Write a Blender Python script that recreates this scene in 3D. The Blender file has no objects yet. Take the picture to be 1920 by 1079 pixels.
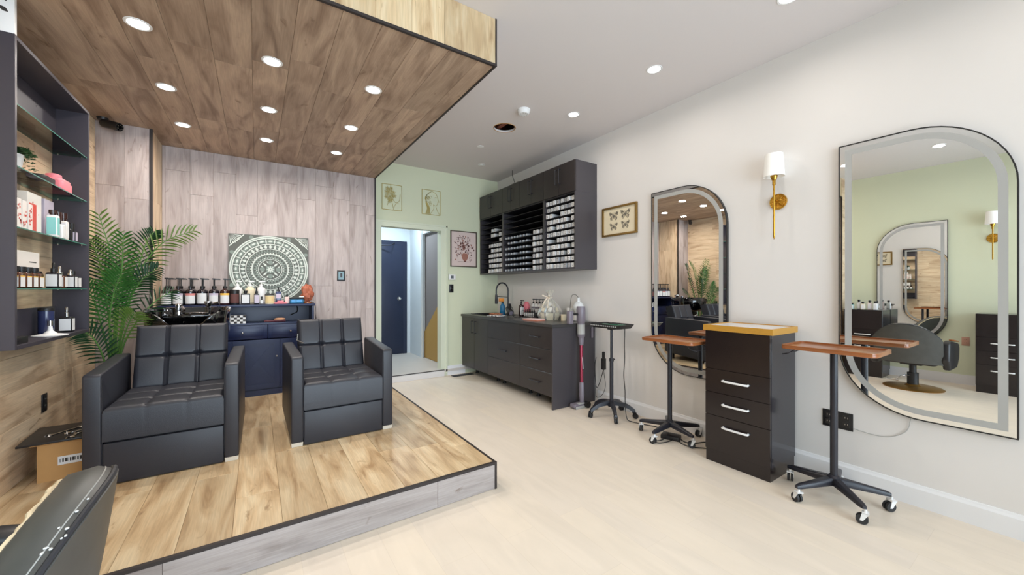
import bpy, bmesh, math, random
from mathutils import Vector, Matrix
R = math.radians
PI = math.pi
SC = bpy.context.scene
C = SC.collection
random.seed(7)

# ------------------------------------------------------------------ camera
cam_d = bpy.data.cameras.new('camera')
cam_d.sensor_width = 36.0
cam_d.lens = 36.0 * 717.5 / 1920.0
cam_d.shift_y = 3.2 / 1920.0
cam_d.clip_start = 0.02
cam = bpy.data.objects.new('camera', cam_d)
C.objects.link(cam)
cam.location = (0, 0, 1.3)
cam.rotation_euler = (R(90), 0, R(-33.766))
SC.camera = cam

# ------------------------------------------------------------------ world, daylight, exposure
SC.view_settings.view_transform = 'Standard'
SC.view_settings.look = 'None'
SC.view_settings.gamma = 1.0
SC.view_settings.use_curve_mapping = False
SC.view_settings.exposure = 0.1
w = bpy.data.worlds.new('world')
SC.world = w
w.use_nodes = True
bg = w.node_tree.nodes['Background']
bg.inputs[0].default_value = (0.74, 0.87, 1.0, 1)
bg.inputs[1].default_value = 8.3
pl = bpy.data.lights.new('window_portal', 'AREA')
pl.shape = 'RECTANGLE'
pl.size, pl.size_y = 4.5, 2.55
pl.cycles.is_portal = True
po = bpy.data.objects.new('window_portal', pl)
C.objects.link(po)
po.location = (0.9, -2.27, 1.4)
po.rotation_euler = (R(90), 0, 0)
DOWNLIGHT_W = 3.2       # watts of one ceiling downlight
SOFFIT_W = 5.4
HALL_W = 22.0

# ------------------------------------------------------------------ room measures (metres)
XR, ZC = 3.297, 3.062            # right wall, ceiling
XP, YP, ZP = 1.302, 2.132, 0.171 # platform corner and top
ZS = 2.758                       # underside of wood soffit
YB, YG = 5.179, 5.36             # wood back wall, green back wall
XL, XB, YBB = -1.151, -0.791, 4.723   # wood left wall, column
XG, YF = -1.5, -2.2              # green left wall, front wall

# ------------------------------------------------------------------ helpers
def lin(c):
    return tuple(((v / 255.0) / 12.92 if v / 255.0 <= 0.04045 else ((v / 255.0 + 0.055) / 1.055) ** 2.4) for v in c)

class MB:
    def __init__(self):
        self.bm = bmesh.new()
        self.mi = 0
    def face(self, vs):
        try:
            f = self.bm.faces.new(vs); f.material_index = self.mi; return f
        except ValueError:
            return None
    def poly(self, pts):
        return self.face([self.bm.verts.new(p) for p in pts])
    def box(self, x0, x1, y0, y1, z0, z1, M=None):
        ps = [(x0,y0,z0),(x1,y0,z0),(x1,y1,z0),(x0,y1,z0),(x0,y0,z1),(x1,y0,z1),(x1,y1,z1),(x0,y1,z1)]
        if M is not None: ps = [M @ Vector(p) for p in ps]
        v = [self.bm.verts.new(p) for p in ps]
        for f in ((0,3,2,1),(4,5,6,7),(0,1,5,4),(1,2,6,5),(2,3,7,6),(3,0,4,7)):
            self.face([v[i] for i in f])
        return self
    def prism(self, pts, ext):
        """closed polygon of 3-D points, extruded by vector ext"""
        e = Vector(ext)
        a = [self.bm.verts.new(p) for p in pts]
        b = [self.bm.verts.new(Vector(p) + e) for p in pts]
        n = len(pts)
        self.face(a[::-1]); self.face(b)
        for i in range(n):
            self.face([a[i], a[(i+1) % n], b[(i+1) % n], b[i]])
        return self
    def tube(self, pts, r, n=8, closed=False, caps=True):
        P = [Vector(p) for p in pts]
        m = len(P)
        rr = r if isinstance(r, (list, tuple)) else [r] * m
        prev = None
        rings = []
        for i in range(m):
            if closed: t = P[(i+1) % m] - P[i-1]
            elif i == 0: t = P[1] - P[0]
            elif i == m-1: t = P[-1] - P[-2]
            else: t = (P[i+1] - P[i]).normalized() + (P[i] - P[i-1]).normalized()
            if t.length < 1e-9: t = Vector((0,0,1))
            t.normalize()
            if prev is None:
                a = Vector((0,0,1)) if abs(t.z) < 0.9 else Vector((1,0,0))
                u = t.cross(a).normalized()
            else:
                u = prev - t * prev.dot(t)
                u = u.normalized() if u.length > 1e-6 else t.orthogonal().normalized()
            prev = u
            vv = t.cross(u)
            rings.append([self.bm.verts.new(P[i] + (u*math.cos(2*PI*k/n) + vv*math.sin(2*PI*k/n)) * rr[i]) for k in range(n)])
        for i in range(m if closed else m-1):
            a, b = rings[i], rings[(i+1) % m]
            for k in range(n):
                self.face([a[k], a[(k+1) % n], b[(k+1) % n], b[k]])
        if caps and not closed:
            self.face(rings[0][::-1]); self.face(rings[-1])
        return self
    def cyl(self, p0, p1, r0, r1=None, n=16):
        return self.tube([p0, p1], [r0, r0 if r1 is None else r1], n)
    def lathe(self, prof, n=24, c=(0,0,0), M=None):
        rings = []
        for (r, z) in prof:
            if r < 1e-6: ps = [Vector((c[0], c[1], c[2]+z))]
            else: ps = [Vector((c[0]+r*math.cos(2*PI*k/n), c[1]+r*math.sin(2*PI*k/n), c[2]+z)) for k in range(n)]
            if M is not None: ps = [M @ p for p in ps]
            rings.append([self.bm.verts.new(p) for p in ps])
        for a, b in zip(rings[:-1], rings[1:]):
            for k in range(n):
                if len(a) == 1 and len(b) == 1: continue
                if len(a) == 1: self.face([a[0], b[(k+1) % n], b[k]])
                elif len(b) == 1: self.face([a[k], a[(k+1) % n], b[0]])
                else: self.face([a[k], a[(k+1) % n], b[(k+1) % n], b[k]])
        if len(rings[0]) > 1: self.face(rings[0][::-1])
        if len(rings[-1]) > 1: self.face(rings[-1])
        return self
    def ball(self, c, rx, ry=None, rz=None, n=14, m=8, jit=0, rng=None):
        ry = rx if ry is None else ry; rz = rx if rz is None else rz
        rings = []
        for i in range(m+1):
            th = PI*i/m
            if i in (0, m): rings.append([self.bm.verts.new((c[0], c[1], c[2] + rz*math.cos(th)))]); continue
            ring = []
            for k in range(n):
                j = 1 + (rng.uniform(-jit, jit) if jit else 0)
                ring.append(self.bm.verts.new((c[0]+rx*j*math.sin(th)*math.cos(2*PI*k/n), c[1]+ry*j*math.sin(th)*math.sin(2*PI*k/n), c[2]+rz*j*math.cos(th))))
            rings.append(ring)
        for a, b in zip(rings[:-1], rings[1:]):
            for k in range(n):
                if len(a) == 1: self.face([a[0], b[k], b[(k+1) % n]])
                elif len(b) == 1: self.face([a[k], b[0], a[(k+1) % n]])
                else: self.face([a[k], b[k], b[(k+1) % n], a[(k+1) % n]])
        return self
    def build(self, name, mats, parent=None, loc=None, rz=0, bevel=0, seg=2, smooth=True, ang=35, fixn=True):
        bm = self.bm
        if fixn: bmesh.ops.recalc_face_normals(bm, faces=bm.faces)
        if bevel:
            bm.normal_update()
            es = [e for e in bm.edges if len(e.link_faces) == 2 and e.calc_face_angle(0) > R(30)]
            if es: bmesh.ops.bevel(bm, geom=es, offset=bevel, segments=seg, profile=0.5, affect='EDGES', clamp_overlap=True)
        me = bpy.data.meshes.new(name)
        bm.to_mesh(me); bm.free()
        if not isinstance(mats, (list, tuple)): mats = [mats]
        for m in mats: me.materials.append(m)
        if smooth:
            me.shade_smooth(); me.set_sharp_from_angle(angle=R(ang))
        return link(name, me, parent, loc, rz)

def link(name, me, parent=None, loc=None, rz=0):
    o = bpy.data.objects.new(name, me)
    C.objects.link(o)
    if parent is not None: o.parent = parent
    if loc is not None: o.location = loc
    if rz: o.rotation_euler = (0, 0, rz)
    return o

def tag(o, label, cat, group=None):
    o['label'] = label; o['category'] = cat
    if group: o['group'] = group
    return o

def thing(name, label, cat, loc=(0,0,0), rz=0, group=None):
    o = bpy.data.objects.new(name, None)
    C.objects.link(o)
    o.empty_display_size = 0.1
    o.location = loc; o.rotation_euler = (0, 0, rz)
    return tag(o, label, cat, group)

def struct(o, label=None):
    o['kind'] = 'structure'
    if label: o['label'] = label
    return o

def dup(root, loc, rz=None, label=None, group=None, mats=None):
    r = root.copy(); C.objects.link(r); r.location = loc
    if rz is not None: r.rotation_euler = (0, 0, rz)
    if label: r['label'] = label
    if group: r['group'] = group
    for ch in list(root.children):
        c = ch.copy(); C.objects.link(c); c.parent = r
        for g in list(ch.children):
            d = g.copy(); C.objects.link(d); d.parent = c
    return r

def rrect(w, h, r, n=5):
    """rounded rectangle outline centred at 0, list of (x, y)"""
    out = []
    for cx, cy, a0 in ((w/2-r, h/2-r, 0), (-w/2+r, h/2-r, 90), (-w/2+r, -h/2+r, 180), (w/2-r, -h/2+r, 270)):
        for k in range(n+1):
            a = R(a0 + 90*k/n); out.append((cx + r*math.cos(a), cy + r*math.sin(a)))
    return out
def smoothpath(pts, n=6):
    """Catmull-Rom through points"""
    P = [Vector(p) for p in pts]
    P = [P[0]*2 - P[1]] + P + [P[-1]*2 - P[-2]]
    out = []
    for i in range(1, len(P)-2):
        p0, p1, p2, p3 = P[i-1:i+3]
        for k in range(n):
            t = k/n
            out.append(0.5*((2*p1) + (p2-p0)*t + (2*p0-5*p1+4*p2-p3)*t*t + (3*p1-p0-3*p2+p3)*t**3))
    out.append(P[-2])
    return out

# ------------------------------------------------------------------ materials
def nm(name):
    m = bpy.data.materials.new(name); m.use_nodes = True
    nt = m.node_tree
    return m, nt, nt.nodes['Principled BSDF']
def mat(name, col, rough=0.5, metal=0.0, noise=0.0, scale=60.0, bump=0.0, coat=0.0, spec=None, emit=0.0, stretch=None):
    m, nt, b = nm(name)
    c = lin(col)
    b.inputs['Base Color'].default_value = (*c, 1)
    b.inputs['Roughness'].default_value = rough
    b.inputs['Metallic'].default_value = metal
    if coat: b.inputs['Coat Weight'].default_value = coat
    if spec is not None: b.inputs['Specular IOR Level'].default_value = spec
    if emit:
        b.inputs['Emission Color'].default_value = (*c, 1); b.inputs['Emission Strength'].default_value = emit
    if noise or bump:
        tc = nt.nodes.new('ShaderNodeTexCoord')
        n = nt.nodes.new('ShaderNodeTexNoise'); n.inputs['Scale'].default_value = scale; n.inputs['Detail'].default_value = 4
        src = tc.outputs['Object']
        if stretch:
            mp = nt.nodes.new('ShaderNodeMapping'); mp.inputs['Scale'].default_value = stretch
            nt.links.new(src, mp.inputs[0]); src = mp.outputs[0]
        nt.links.new(src, n.inputs['Vector'])
        if noise:
            mx = nt.nodes.new('ShaderNodeMix'); mx.data_type = 'RGBA'
            mx.inputs[6].default_value = (*[v*(1-noise) for v in c], 1)
            mx.inputs[7].default_value = (*[min(1, v*(1+noise)) for v in c], 1)
            nt.links.new(n.outputs['Fac'], mx.inputs[0]); nt.links.new(mx.outputs[2], b.inputs['Base Color'])
        if bump:
            bp = nt.nodes.new('ShaderNodeBump'); bp.inputs['Strength'].default_value = bump; bp.inputs['Distance'].default_value = 0.002
            nt.links.new(n.outputs['Fac'], bp.inputs['Height']); nt.links.new(bp.outputs[0], b.inputs['Normal'])
    return m
def plank_mat(name, light, mid, dark, rough=0.45, var=0.22):
    """oak laminate: grain along local X, knots, and a different board for every object"""
    m, nt, b = nm(name)
    N, L = nt.nodes.new, nt.links.new
    tc = N('ShaderNodeTexCoord'); oi = N('ShaderNodeObjectInfo')
    mul = N('ShaderNodeMath'); mul.operation = 'MULTIPLY'; mul.inputs[1].default_value = 57.0
    L(oi.outputs['Random'], mul.inputs[0])
    cmb = N('ShaderNodeCombineXYZ'); L(mul.outputs[0], cmb.inputs[0]); L(mul.outputs[0], cmb.inputs[1])
    add = N('ShaderNodeVectorMath'); add.operation = 'ADD'
    L(tc.outputs['Object'], add.inputs[0]); L(cmb.outputs[0], add.inputs[1])
    def noise(scale, st, det=4, dist=0.0):
        mp = N('ShaderNodeMapping'); mp.inputs['Scale'].default_value = st
        L(add.outputs[0], mp.inputs[0])
        n = N('ShaderNodeTexNoise'); n.inputs['Scale'].default_value = scale; n.inputs['Detail'].default_value = det
        n.inputs['Distortion'].default_value = dist
        L(mp.outputs[0], n.inputs['Vector']); return n
    broad = noise(1.0, (1.6, 9.0, 9.0), 4, 1.2)
    grain = noise(1.0, (6.0, 150.0, 150.0), 5, 0.4)
    knot = noise(1.0, (3.2, 8.0, 8.0), 3, 2.4)
    rp = N('ShaderNodeValToRGB')
    e = rp.color_ramp.elements
    e[0].position = 0.30; e[0].color = (*lin(dark), 1)
    e[1].position = 0.68; e[1].color = (*lin(light), 1)
    k = e.new(0.48); k.color = (*lin(mid), 1)
    L(broad.outputs['Fac'], rp.inputs[0])
    kr = N('ShaderNodeValToRGB'); ke = kr.color_ramp.elements
    ke[0].position = 0.66; ke[0].color = (1,1,1,1); ke[1].position = 0.80; ke[1].color = (0.45,0.36,0.28,1)
    L(knot.outputs['Fac'], kr.inputs[0])
    mk = N('ShaderNodeMix'); mk.data_type = 'RGBA'; mk.blend_type = 'MULTIPLY'; mk.inputs[0].default_value = 1.0
    L(rp.outputs[0], mk.inputs[6]); L(kr.outputs[0], mk.inputs[7])
    gr = N('ShaderNodeMapRange'); gr.inputs[1].default_value = 0.3; gr.inputs[2].default_value = 0.7; gr.inputs[3].default_value = 0.86; gr.inputs[4].default_value = 1.08
    L(grain.outputs['Fac'], gr.inputs[0])
    vr = N('ShaderNodeMapRange'); vr.inputs[3].default_value = 1 - var; vr.inputs[4].default_value = 1 + var*0.6
    L(oi.outputs['Random'], vr.inputs[0])
    mm = N('ShaderNodeMath'); mm.operation = 'MULTIPLY'; L(gr.outputs[0], mm.inputs[0]); L(vr.outputs[0], mm.inputs[1])
    sc = N('ShaderNodeVectorMath'); sc.operation = 'SCALE'; L(mk.outputs[2], sc.inputs[0]); L(mm.outputs[0], sc.inputs['Scale'])
    L(sc.outputs[0], b.inputs['Base Color'])
    b.inputs['Roughness'].default_value = rough
    bp = N('ShaderNodeBump'); bp.inputs['Strength'].default_value = 0.12; bp.inputs['Distance'].default_value = 0.001
    L(grain.outputs['Fac'], bp.inputs['Height']); L(bp.outputs[0], b.inputs['Normal'])
    return m
def glass_mat(name, tint=(0.93, 0.97, 0.96), gloss=0.06, rough=0.0):
    m = bpy.data.materials.new(name); m.use_nodes = True
    nt = m.node_tree; nt.nodes.clear(); N, L = nt.nodes.new, nt.links.new
    o = N('ShaderNodeOutputMaterial'); t = N('ShaderNodeBsdfTransparent'); g = N('ShaderNodeBsdfGlossy'); mx = N('ShaderNodeMixShader')
    fr = N('ShaderNodeFresnel'); fr.inputs['IOR'].default_value = 1.45
    t.inputs[0].default_value = (*tint, 1); g.inputs['Roughness'].default_value = rough
    L(fr.outputs[0], mx.inputs[0]); L(t.outputs[0], mx.inputs[1]); L(g.outputs[0], mx.inputs[2]); L(mx.outputs[0], o.inputs[0])
    return m

M = {}
M['wall'] = mat('white_paint', (225, 220, 216), 0.7, noise=0.015, scale=3)
M['ceil'] = mat('ceiling_paint', (216, 209, 207), 0.8)
M['green'] = mat('sage_paint', (213, 216, 188), 0.7, noise=0.02, scale=3)
M['green_trim'] = mat('sage_trim_paint', (216, 220, 198), 0.5)
M['base'] = mat('white_trim_paint', (232, 231, 232), 0.4)
M['black_trim'] = mat('black_edge_trim', (42, 34, 32), 0.5)
M['pf'] = plank_mat('oak_floor_board', (217, 196, 161), (201, 174, 136), (166, 135, 98), 0.35)  # one oak laminate; light differences between surfaces go into these tones
M['pw'] = plank_mat('oak_board_cool_lit', (190, 177, 173), (179, 165, 161), (157, 142, 137), 0.5, 0.08)  # same laminate, cooler light on the back wall put into the colour
M['pl'] = plank_mat('oak_board_warm_lit', (238, 214, 182), (224, 197, 164), (188, 157, 125), 0.5, 0.12)  # same laminate, warm light on the left wall put into the colour
M['pc'] = plank_mat('oak_board_shaded', (192, 166, 142), (170, 144, 122), (134, 108, 88), 0.5, 0.16)  # same laminate, shade under the soffit put into the colour
M['ps'] = plank_mat('oak_board_front_lit', (172, 162, 158), (164, 154, 149), (142, 131, 126), 0.5, 0.06)  # same laminate, lit look of the platform fascia put into the colour
M['leather'] = mat('charcoal_leather', (41, 42, 49), 0.42, noise=0.08, scale=250, bump=0.25)
M['leather_worn'] = mat('worn_grey_leather', (72, 72, 69), 0.45, noise=0.25, scale=14, bump=0.2)
M['leather_blk'] = mat('black_leather', (36, 34, 36), 0.38, noise=0.08, scale=200, bump=0.2)
M['seam_btn'] = mat('button_leather', (84, 84, 88), 0.35)
M['seam'] = mat('seam_thread', (40, 40, 45), 0.6)
M['cab'] = mat('dark_espresso_laminate', (48, 42, 42), 0.3, noise=0.08, scale=30, stretch=(1, 1, 14))
M['cab_end'] = mat('dark_grey_laminate', (66, 62, 66), 0.35, noise=0.06, scale=30, stretch=(1, 1, 14))
M['cab_in'] = mat('black_laminate', (24, 21, 26), 0.5)
M['station'] = mat('espresso_gloss', (32, 24, 24), 0.22, noise=0.1, scale=25, stretch=(1, 1, 12))
M['station_side'] = mat('black_gloss', (38, 36, 42), 0.16)
M['top'] = mat('dark_worktop', (58, 56, 56), 0.3, noise=0.1, scale=120)
M['navy'] = mat('navy_paint', (24, 34, 70), 0.35, noise=0.08, scale=30)
M['navy_door'] = mat('navy_door_paint', (30, 38, 62), 0.4)
M['blk'] = mat('black_plastic', (26, 25, 27), 0.4)
M['blk_metal'] = mat('black_steel', (34, 34, 42), 0.35, noise=0.05, scale=100)
M['rubber'] = mat('rubber_wheel', (40, 40, 42), 0.6)
M['gloss_blk'] = mat('black_porcelain', (8, 8, 10), 0.04, coat=1.0)
M['chrome'] = mat('chrome', (225, 225, 228), 0.08, metal=1.0)
M['silver'] = mat('brushed_silver', (205, 202, 198), 0.25, metal=1.0)
M['foot'] = mat('pale_metal_foot', (214, 206, 192), 0.35)
M['gold'] = mat('brass', (196, 150, 62), 0.22, metal=1.0)
M['gold_paint'] = mat('gold_wire', (196, 178, 110), 0.4, metal=0.4)
M['gilt'] = mat('gilt_frame', (140, 110, 58), 0.4, metal=0.6, noise=0.35, scale=120)
M['white'] = mat('white_plastic', (232, 231, 230), 0.4)
M['paper'] = mat('white_label', (222, 222, 222), 0.6)
M['cream'] = mat('cream_paper', (228, 214, 184), 0.7, noise=0.05, scale=10)
M['ink'] = mat('black_ink', (50, 46, 44), 0.7)
M['ink_brown'] = mat('brown_ink', (96, 58, 54), 0.7)
M['pinkpaper'] = mat('rosy_paper', (214, 194, 188), 0.7, noise=0.05, scale=12)
M['red'] = mat('red_print', (206, 74, 62), 0.5)
M['red_soft'] = mat('faded_red_print', (214, 136, 130), 0.5)
M['pink'] = mat('pink_plastic', (232, 130, 142), 0.4)
M['pale_pink'] = mat('pale_pink_print', (236, 206, 200), 0.5)
M['lav'] = mat('lavender_card', (196, 186, 202), 0.5)
M['teal'] = mat('teal_print', (134, 200, 196), 0.5)
M['amber'] = mat('amber_glass', (84, 42, 20), 0.12, coat=0.6)
M['darkbottle'] = mat('dark_bottle_glass', (24, 18, 26), 0.12, coat=0.6)
M['brownbottle'] = mat('brown_bottle_plastic', (52, 24, 20), 0.2, coat=0.4)
M['blue'] = mat('blue_plastic', (24, 104, 146), 0.3)
M['blue_light'] = mat('light_blue_print', (70, 150, 210), 0.4)
M['bluebottle'] = mat('indigo_bottle', (48, 56, 96), 0.2, coat=0.5)
M['orange'] = mat('orange_plastic', (226, 140, 52), 0.4)
M['yellow'] = mat('yellow_print', (236, 186, 84), 0.5)
M['salt'] = mat('salt_rock', (172, 96, 70), 0.6, noise=0.35, scale=40, bump=1.0)
M['card'] = mat('brown_cardboard', (186, 142, 88), 0.75, noise=0.06, scale=20)
M['walnut'] = mat('varnished_wood', (150, 88, 46), 0.3, noise=0.25, scale=10, stretch=(14, 1.2, 1), coat=0.3)
M['tray_side'] = mat('golden_wood', (188, 138, 52), 0.4, noise=0.2, scale=30, stretch=(6, 1, 6))
M['marble'] = mat('white_marble', (222, 218, 216), 0.3, noise=0.05, scale=6)
M['leaf1'] = mat('palm_leaf_green', (52, 100, 42), 0.42, noise=0.3, scale=22)
M['leaf2'] = mat('palm_leaf_dark', (30, 64, 38), 0.42, noise=0.25, scale=6)
M['leaf3'] = mat('palm_leaf_olive', (92, 118, 52), 0.42, noise=0.25, scale=6)
M['stalk'] = mat('palm_stalk', (86, 132, 62), 0.5)
M['soil'] = mat('potting_soil', (58, 44, 34), 0.9)
M['glass'] = glass_mat('shelf_glass', (0.90, 0.96, 0.94))
M['pane'] = glass_mat('window_glass', (0.97, 0.98, 0.98))
M['film'] = glass_mat('cellophane', (0.97, 0.96, 0.92), rough=0.12)
_nt = M['film'].node_tree; _o = [n for n in _nt.nodes if n.type == 'OUTPUT_MATERIAL'][0]; _s = _o.inputs[0].links[0].from_socket
_d = _nt.nodes.new('ShaderNodeBsdfDiffuse'); _d.inputs[0].default_value = (0.85, 0.83, 0.76, 1); _m = _nt.nodes.new('ShaderNodeMixShader'); _m.inputs[0].default_value = 0.22
_nt.links.new(_s, _m.inputs[1]); _nt.links.new(_d.outputs[0], _m.inputs[2]); _nt.links.new(_m.outputs[0], _o.inputs[0])
M['glass_edge'] = mat('green_glass_edge', (70, 128, 116), 0.15)
m, nt, b = nm('mirror_silver'); b.inputs['Base Color'].default_value = (0.90, 0.91, 0.90, 1); b.inputs['Metallic'].default_value = 1; b.inputs['Roughness'].default_value = 0.0
M['mirror'] = m
M['frost'] = mat('frosted_light_band', (172, 171, 168), 0.5)
M['purple_metal'] = mat('mauve_grey_plastic', (120, 112, 122), 0.35)
M['wine'] = mat('wine_metal_tube', (150, 50, 70), 0.25, metal=0.5)
M['clear'] = glass_mat('clear_plastic', (0.85, 0.86, 0.88))
M['greenboard'] = mat('green_plastic', (36, 96, 72), 0.35)
M['sage_lt'] = mat('carved_sage', (204, 210, 202), 0.6)
M['sage_dk'] = mat('carved_grey', (92, 95, 90), 0.7, noise=0.1, scale=60)
M['sage_md'] = mat('carved_mid', (126, 138, 130), 0.65)
M['hallgrey'] = mat('stair_grey', (128, 120, 118), 0.7)
M['hallgold'] = mat('stair_gold', (176, 138, 74), 0.6)
M['hallwhite'] = mat('hall_paint', (216, 222, 226), 0.7)
M['hallfloor'] = mat('hall_floor', (206, 198, 190), 0.5, noise=0.03, scale=8)
M['shade'] = mat('white_fabric_shade', (246, 244, 240), 0.8, emit=0.05)
M['joist'] = mat('joist_wood', (120, 66, 48), 0.8, noise=0.2, scale=20)
m = bpy.data.materials.new('lamp_glow'); m.use_nodes = True
b = m.node_tree.nodes['Principled BSDF']; b.inputs['Emission Color'].default_value = (1.0, 0.96, 0.88, 1); b.inputs['Emission Strength'].default_value = 14
M['glow'] = m
# pale vinyl floor, boards barely told apart
m, nt, b = nm('pale_vinyl_floor')
N, L = nt.nodes.new, nt.links.new
tc = N('ShaderNodeTexCoord')
br = N('ShaderNodeTexBrick'); br.offset = 0.37; br.inputs['Scale'].default_value = 1.0
br.inputs['Color1'].default_value = (*lin((232, 218, 199)), 1); br.inputs['Color2'].default_value = (*lin((227, 214, 198)), 1)
br.inputs['Mortar'].default_value = (*lin((222, 208, 190)), 1); br.inputs['Mortar Size'].default_value = 0.0012
br.inputs['Brick Width'].default_value = 1.22; br.inputs['Row Height'].default_value = 0.18
mp = N('ShaderNodeMapping'); mp.inputs['Rotation'].default_value = (0, 0, R(90))
L(tc.outputs['Object'], mp.inputs[0]); L(mp.outputs[0], br.inputs['Vector'])
n1 = N('ShaderNodeTexNoise'); n1.inputs['Scale'].default_value = 3.0; n1.inputs['Detail'].default_value = 6; n1.inputs['Distortion'].default_value = 1.5
mp2 = N('ShaderNodeMapping'); mp2.inputs['Scale'].default_value = (2.5, 0.6, 1)
L(tc.outputs['Object'], mp2.inputs[0]); L(mp2.outputs[0], n1.inputs['Vector'])
mr = N('ShaderNodeMapRange'); mr.inputs[1].default_value = 0.3; mr.inputs[2].default_value = 0.7; mr.inputs[3].default_value = 0.95; mr.inputs[4].default_value = 1.03
L(n1.outputs['Fac'], mr.inputs[0])
sc = N('ShaderNodeVectorMath'); sc.operation = 'SCALE'; L(br.outputs['Color'], sc.inputs[0]); L(mr.outputs[0], sc.inputs['Scale'])
L(sc.outputs[0], b.inputs['Base Color']); b.inputs['Roughness'].default_value = 0.38
M['floor'] = m
# ================================================================== STRUCTURE
def planks(parent, O, eL, eW, Lt, Wt, material, pl=1.22, pw=0.2, w0=None, l0=None, thick=0.008, gap=0.0011, seed=1, name='plank'):
    rng = random.Random(seed)
    eL, eW = Vector(eL), Vector(eW); eN = eL.cross(eW)
    rot = Matrix((eL, eW, eN)).transposed().to_euler()
    cache = {}
    y = 0.0; row = 0
    while y < Wt - 1e-4:
        wdt = (w0 if (row == 0 and w0) else pw)
        wdt = min(wdt, Wt - y)
        x = 0.0
        first = rng.uniform(0.25, 1.0) * pl if l0 is None else l0
        i = 0
        while x < Lt - 1e-4:
            ln = first if i == 0 else pl
            ln = min(ln, Lt - x)
            if Lt - x - ln < 0.08: ln = Lt - x
            key = (round(ln, 3), round(wdt, 3))
            if key not in cache:
                b = MB(); b.box(gap/2, ln-gap/2, gap/2, wdt-gap/2, 0, thick)
                bm = b.bm; bmesh.ops.recalc_face_normals(bm, faces=bm.faces)
                es = [e for e in bm.edges if all(v.co.z > thick*0.9 for v in e.verts)]
                bmesh.ops.bevel(bm, geom=es, offset=0.0012, segments=1, affect='EDGES')
                me = bpy.data.meshes.new(name); bm.to_mesh(me); bm.free(); me.materials.append(material)
                cache[key] = me
            o = bpy.data.objects.new(name, cache[key]); C.objects.link(o)
            o.location = Vector(O) + eL*x + eW*y; o.rotation_euler = rot
            o.parent = parent
            x += ln; i += 1
        y += wdt; row += 1

T = 0.008
# floor
b = MB(); b.box(XG-0.15, XR+0.15, YF-0.15, YG+0.12, -0.12, 0)
fl = struct(b.build('floor', M['floor'], smooth=False), 'pale cream vinyl floor')
# ceiling with the cut-out hole
b = MB(); bm = b.bm
hx, hy, hr = 2.254, 3.517, 0.115
outer = [bm.verts.new(p) for p in ((XG-0.15, YF-0.15, ZC), (XR+0.15, YF-0.15, ZC), (XR+0.15, YG+0.12, ZC), (XG-0.15, YG+0.12, ZC))]
inner = [bm.verts.new((hx + hr*math.cos(2*PI*k/28)*1.0, hy + hr*math.sin(2*PI*k/28), ZC)) for k in range(28)]
es = [bm.edges.new((outer[i], outer[(i+1) % 4])) for i in range(4)] + [bm.edges.new((inner[i], inner[(i+1) % 28])) for i in range(28)]
bmesh.ops.triangle_fill(bm, use_beauty=True, edges=es)
g = bmesh.ops.extrude_face_region(bm, geom=list(bm.faces))
for v in [x for x in g['geom'] if isinstance(x, bmesh.types.BMVert)]: v.co.z += 0.02
cl = struct(b.build('ceiling', M['ceil'], smooth=False), 'off-white painted ceiling')
b = MB(); b.box(XG-0.15, XR+0.15, YF-0.15, YG+0.12, ZC+0.22, ZC+0.3)
struct(b.build('ceiling_deck', M['joist'], smooth=False), 'brown timber deck above the ceiling')
b = MB()
b.box(hx-0.02, hx+0.03, hy-0.6, hy+0.6, ZC+0.045, ZC+0.2); b.build('joist', M['joist'], cl, smooth=False)
b = MB()
b.tube([(hx+(hr+0.004)*math.cos(2*PI*k/28), hy+(hr+0.004)*math.sin(2*PI*k/28), ZC) for k in range(28)], 0.004, 6, closed=True); b.build('hole_rim', M['card'], cl)
b = MB(); b.box(XG-0.2, XG-0.15, YF-0.2, YG, ZC, ZC+0.3); b.box(XR+0.15, XR+0.2, YF-0.2, YG, ZC, ZC+0.3); b.box(XG-0.2, XR+0.2, YF-0.2, YF-0.15, ZC, ZC+0.3); b.box(XG-0.2, XR+0.2, YG+0.12, YG+0.17, ZC, ZC+0.3)
b.build('edge_board', M['joist'], cl, smooth=False)

# right wall
b = MB(); b.box(XR, XR+0.12, YF-0.12, YG+0.12, 0, ZC)
struct(b.build('wall_right', M['wall'], smooth=False), 'white painted wall')
b = MB(); b.prism([(XR, 0, 0), (XR-0.016, 0, 0), (XR-0.016, 0, 0.105), (XR-0.010, 0, 0.118), (XR-0.006, 0, 0.13), (XR, 0, 0.13)], (0, 3.13-YF, 0))
o = struct(b.build('baseboard_right', M['base'], smooth=False), 'white baseboard along the white wall'); o.location.y = YF
# green back wall with door opening
DX0, DX1, DZ0, DZ1 = 1.42, 2.30, 0.095, 2.175
b = MB()
b.box(XP-0.3, DX0, YG, YG+0.12, 0, ZC); b.box(DX1, XR+0.12, YG, YG+0.12, 0, ZC); b.box(DX0, DX1, YG, YG+0.12, DZ1, ZC); b.box(DX0, DX1, YG, YG+0.12, 0, 0.08)
struct(b.build('wall_back_green', M['green'], smooth=False), 'sage green painted back wall with a door opening')
b = MB()
b.box(XP+0.001, DX0+0.004, YG-0.018, YG, 0.0, DZ1+0.075); b.box(DX1-0.004, DX1+0.098, YG-0.018, YG, 0, DZ1+0.075); b.box(DX0+0.004, DX1-0.004, YG-0.018, YG, DZ1-0.004, DZ1+0.075)
b.box(DX1+0.075, DX1+0.098, YG-0.026, YG-0.018, 0, DZ1+0.075); b.box(XP+0.001, DX1+0.098, YG-0.026, YG-0.018, DZ1+0.055, DZ1+0.078)
b.box(DX0-0.01, DX0+0.004, YG, YG+0.12, DZ0, DZ1); b.box(DX1-0.004, DX1+0.01, YG, YG+0.12, DZ0, DZ1); b.box(DX0, DX1, YG, YG+0.12, DZ1-0.004, DZ1+0.01)
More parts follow.
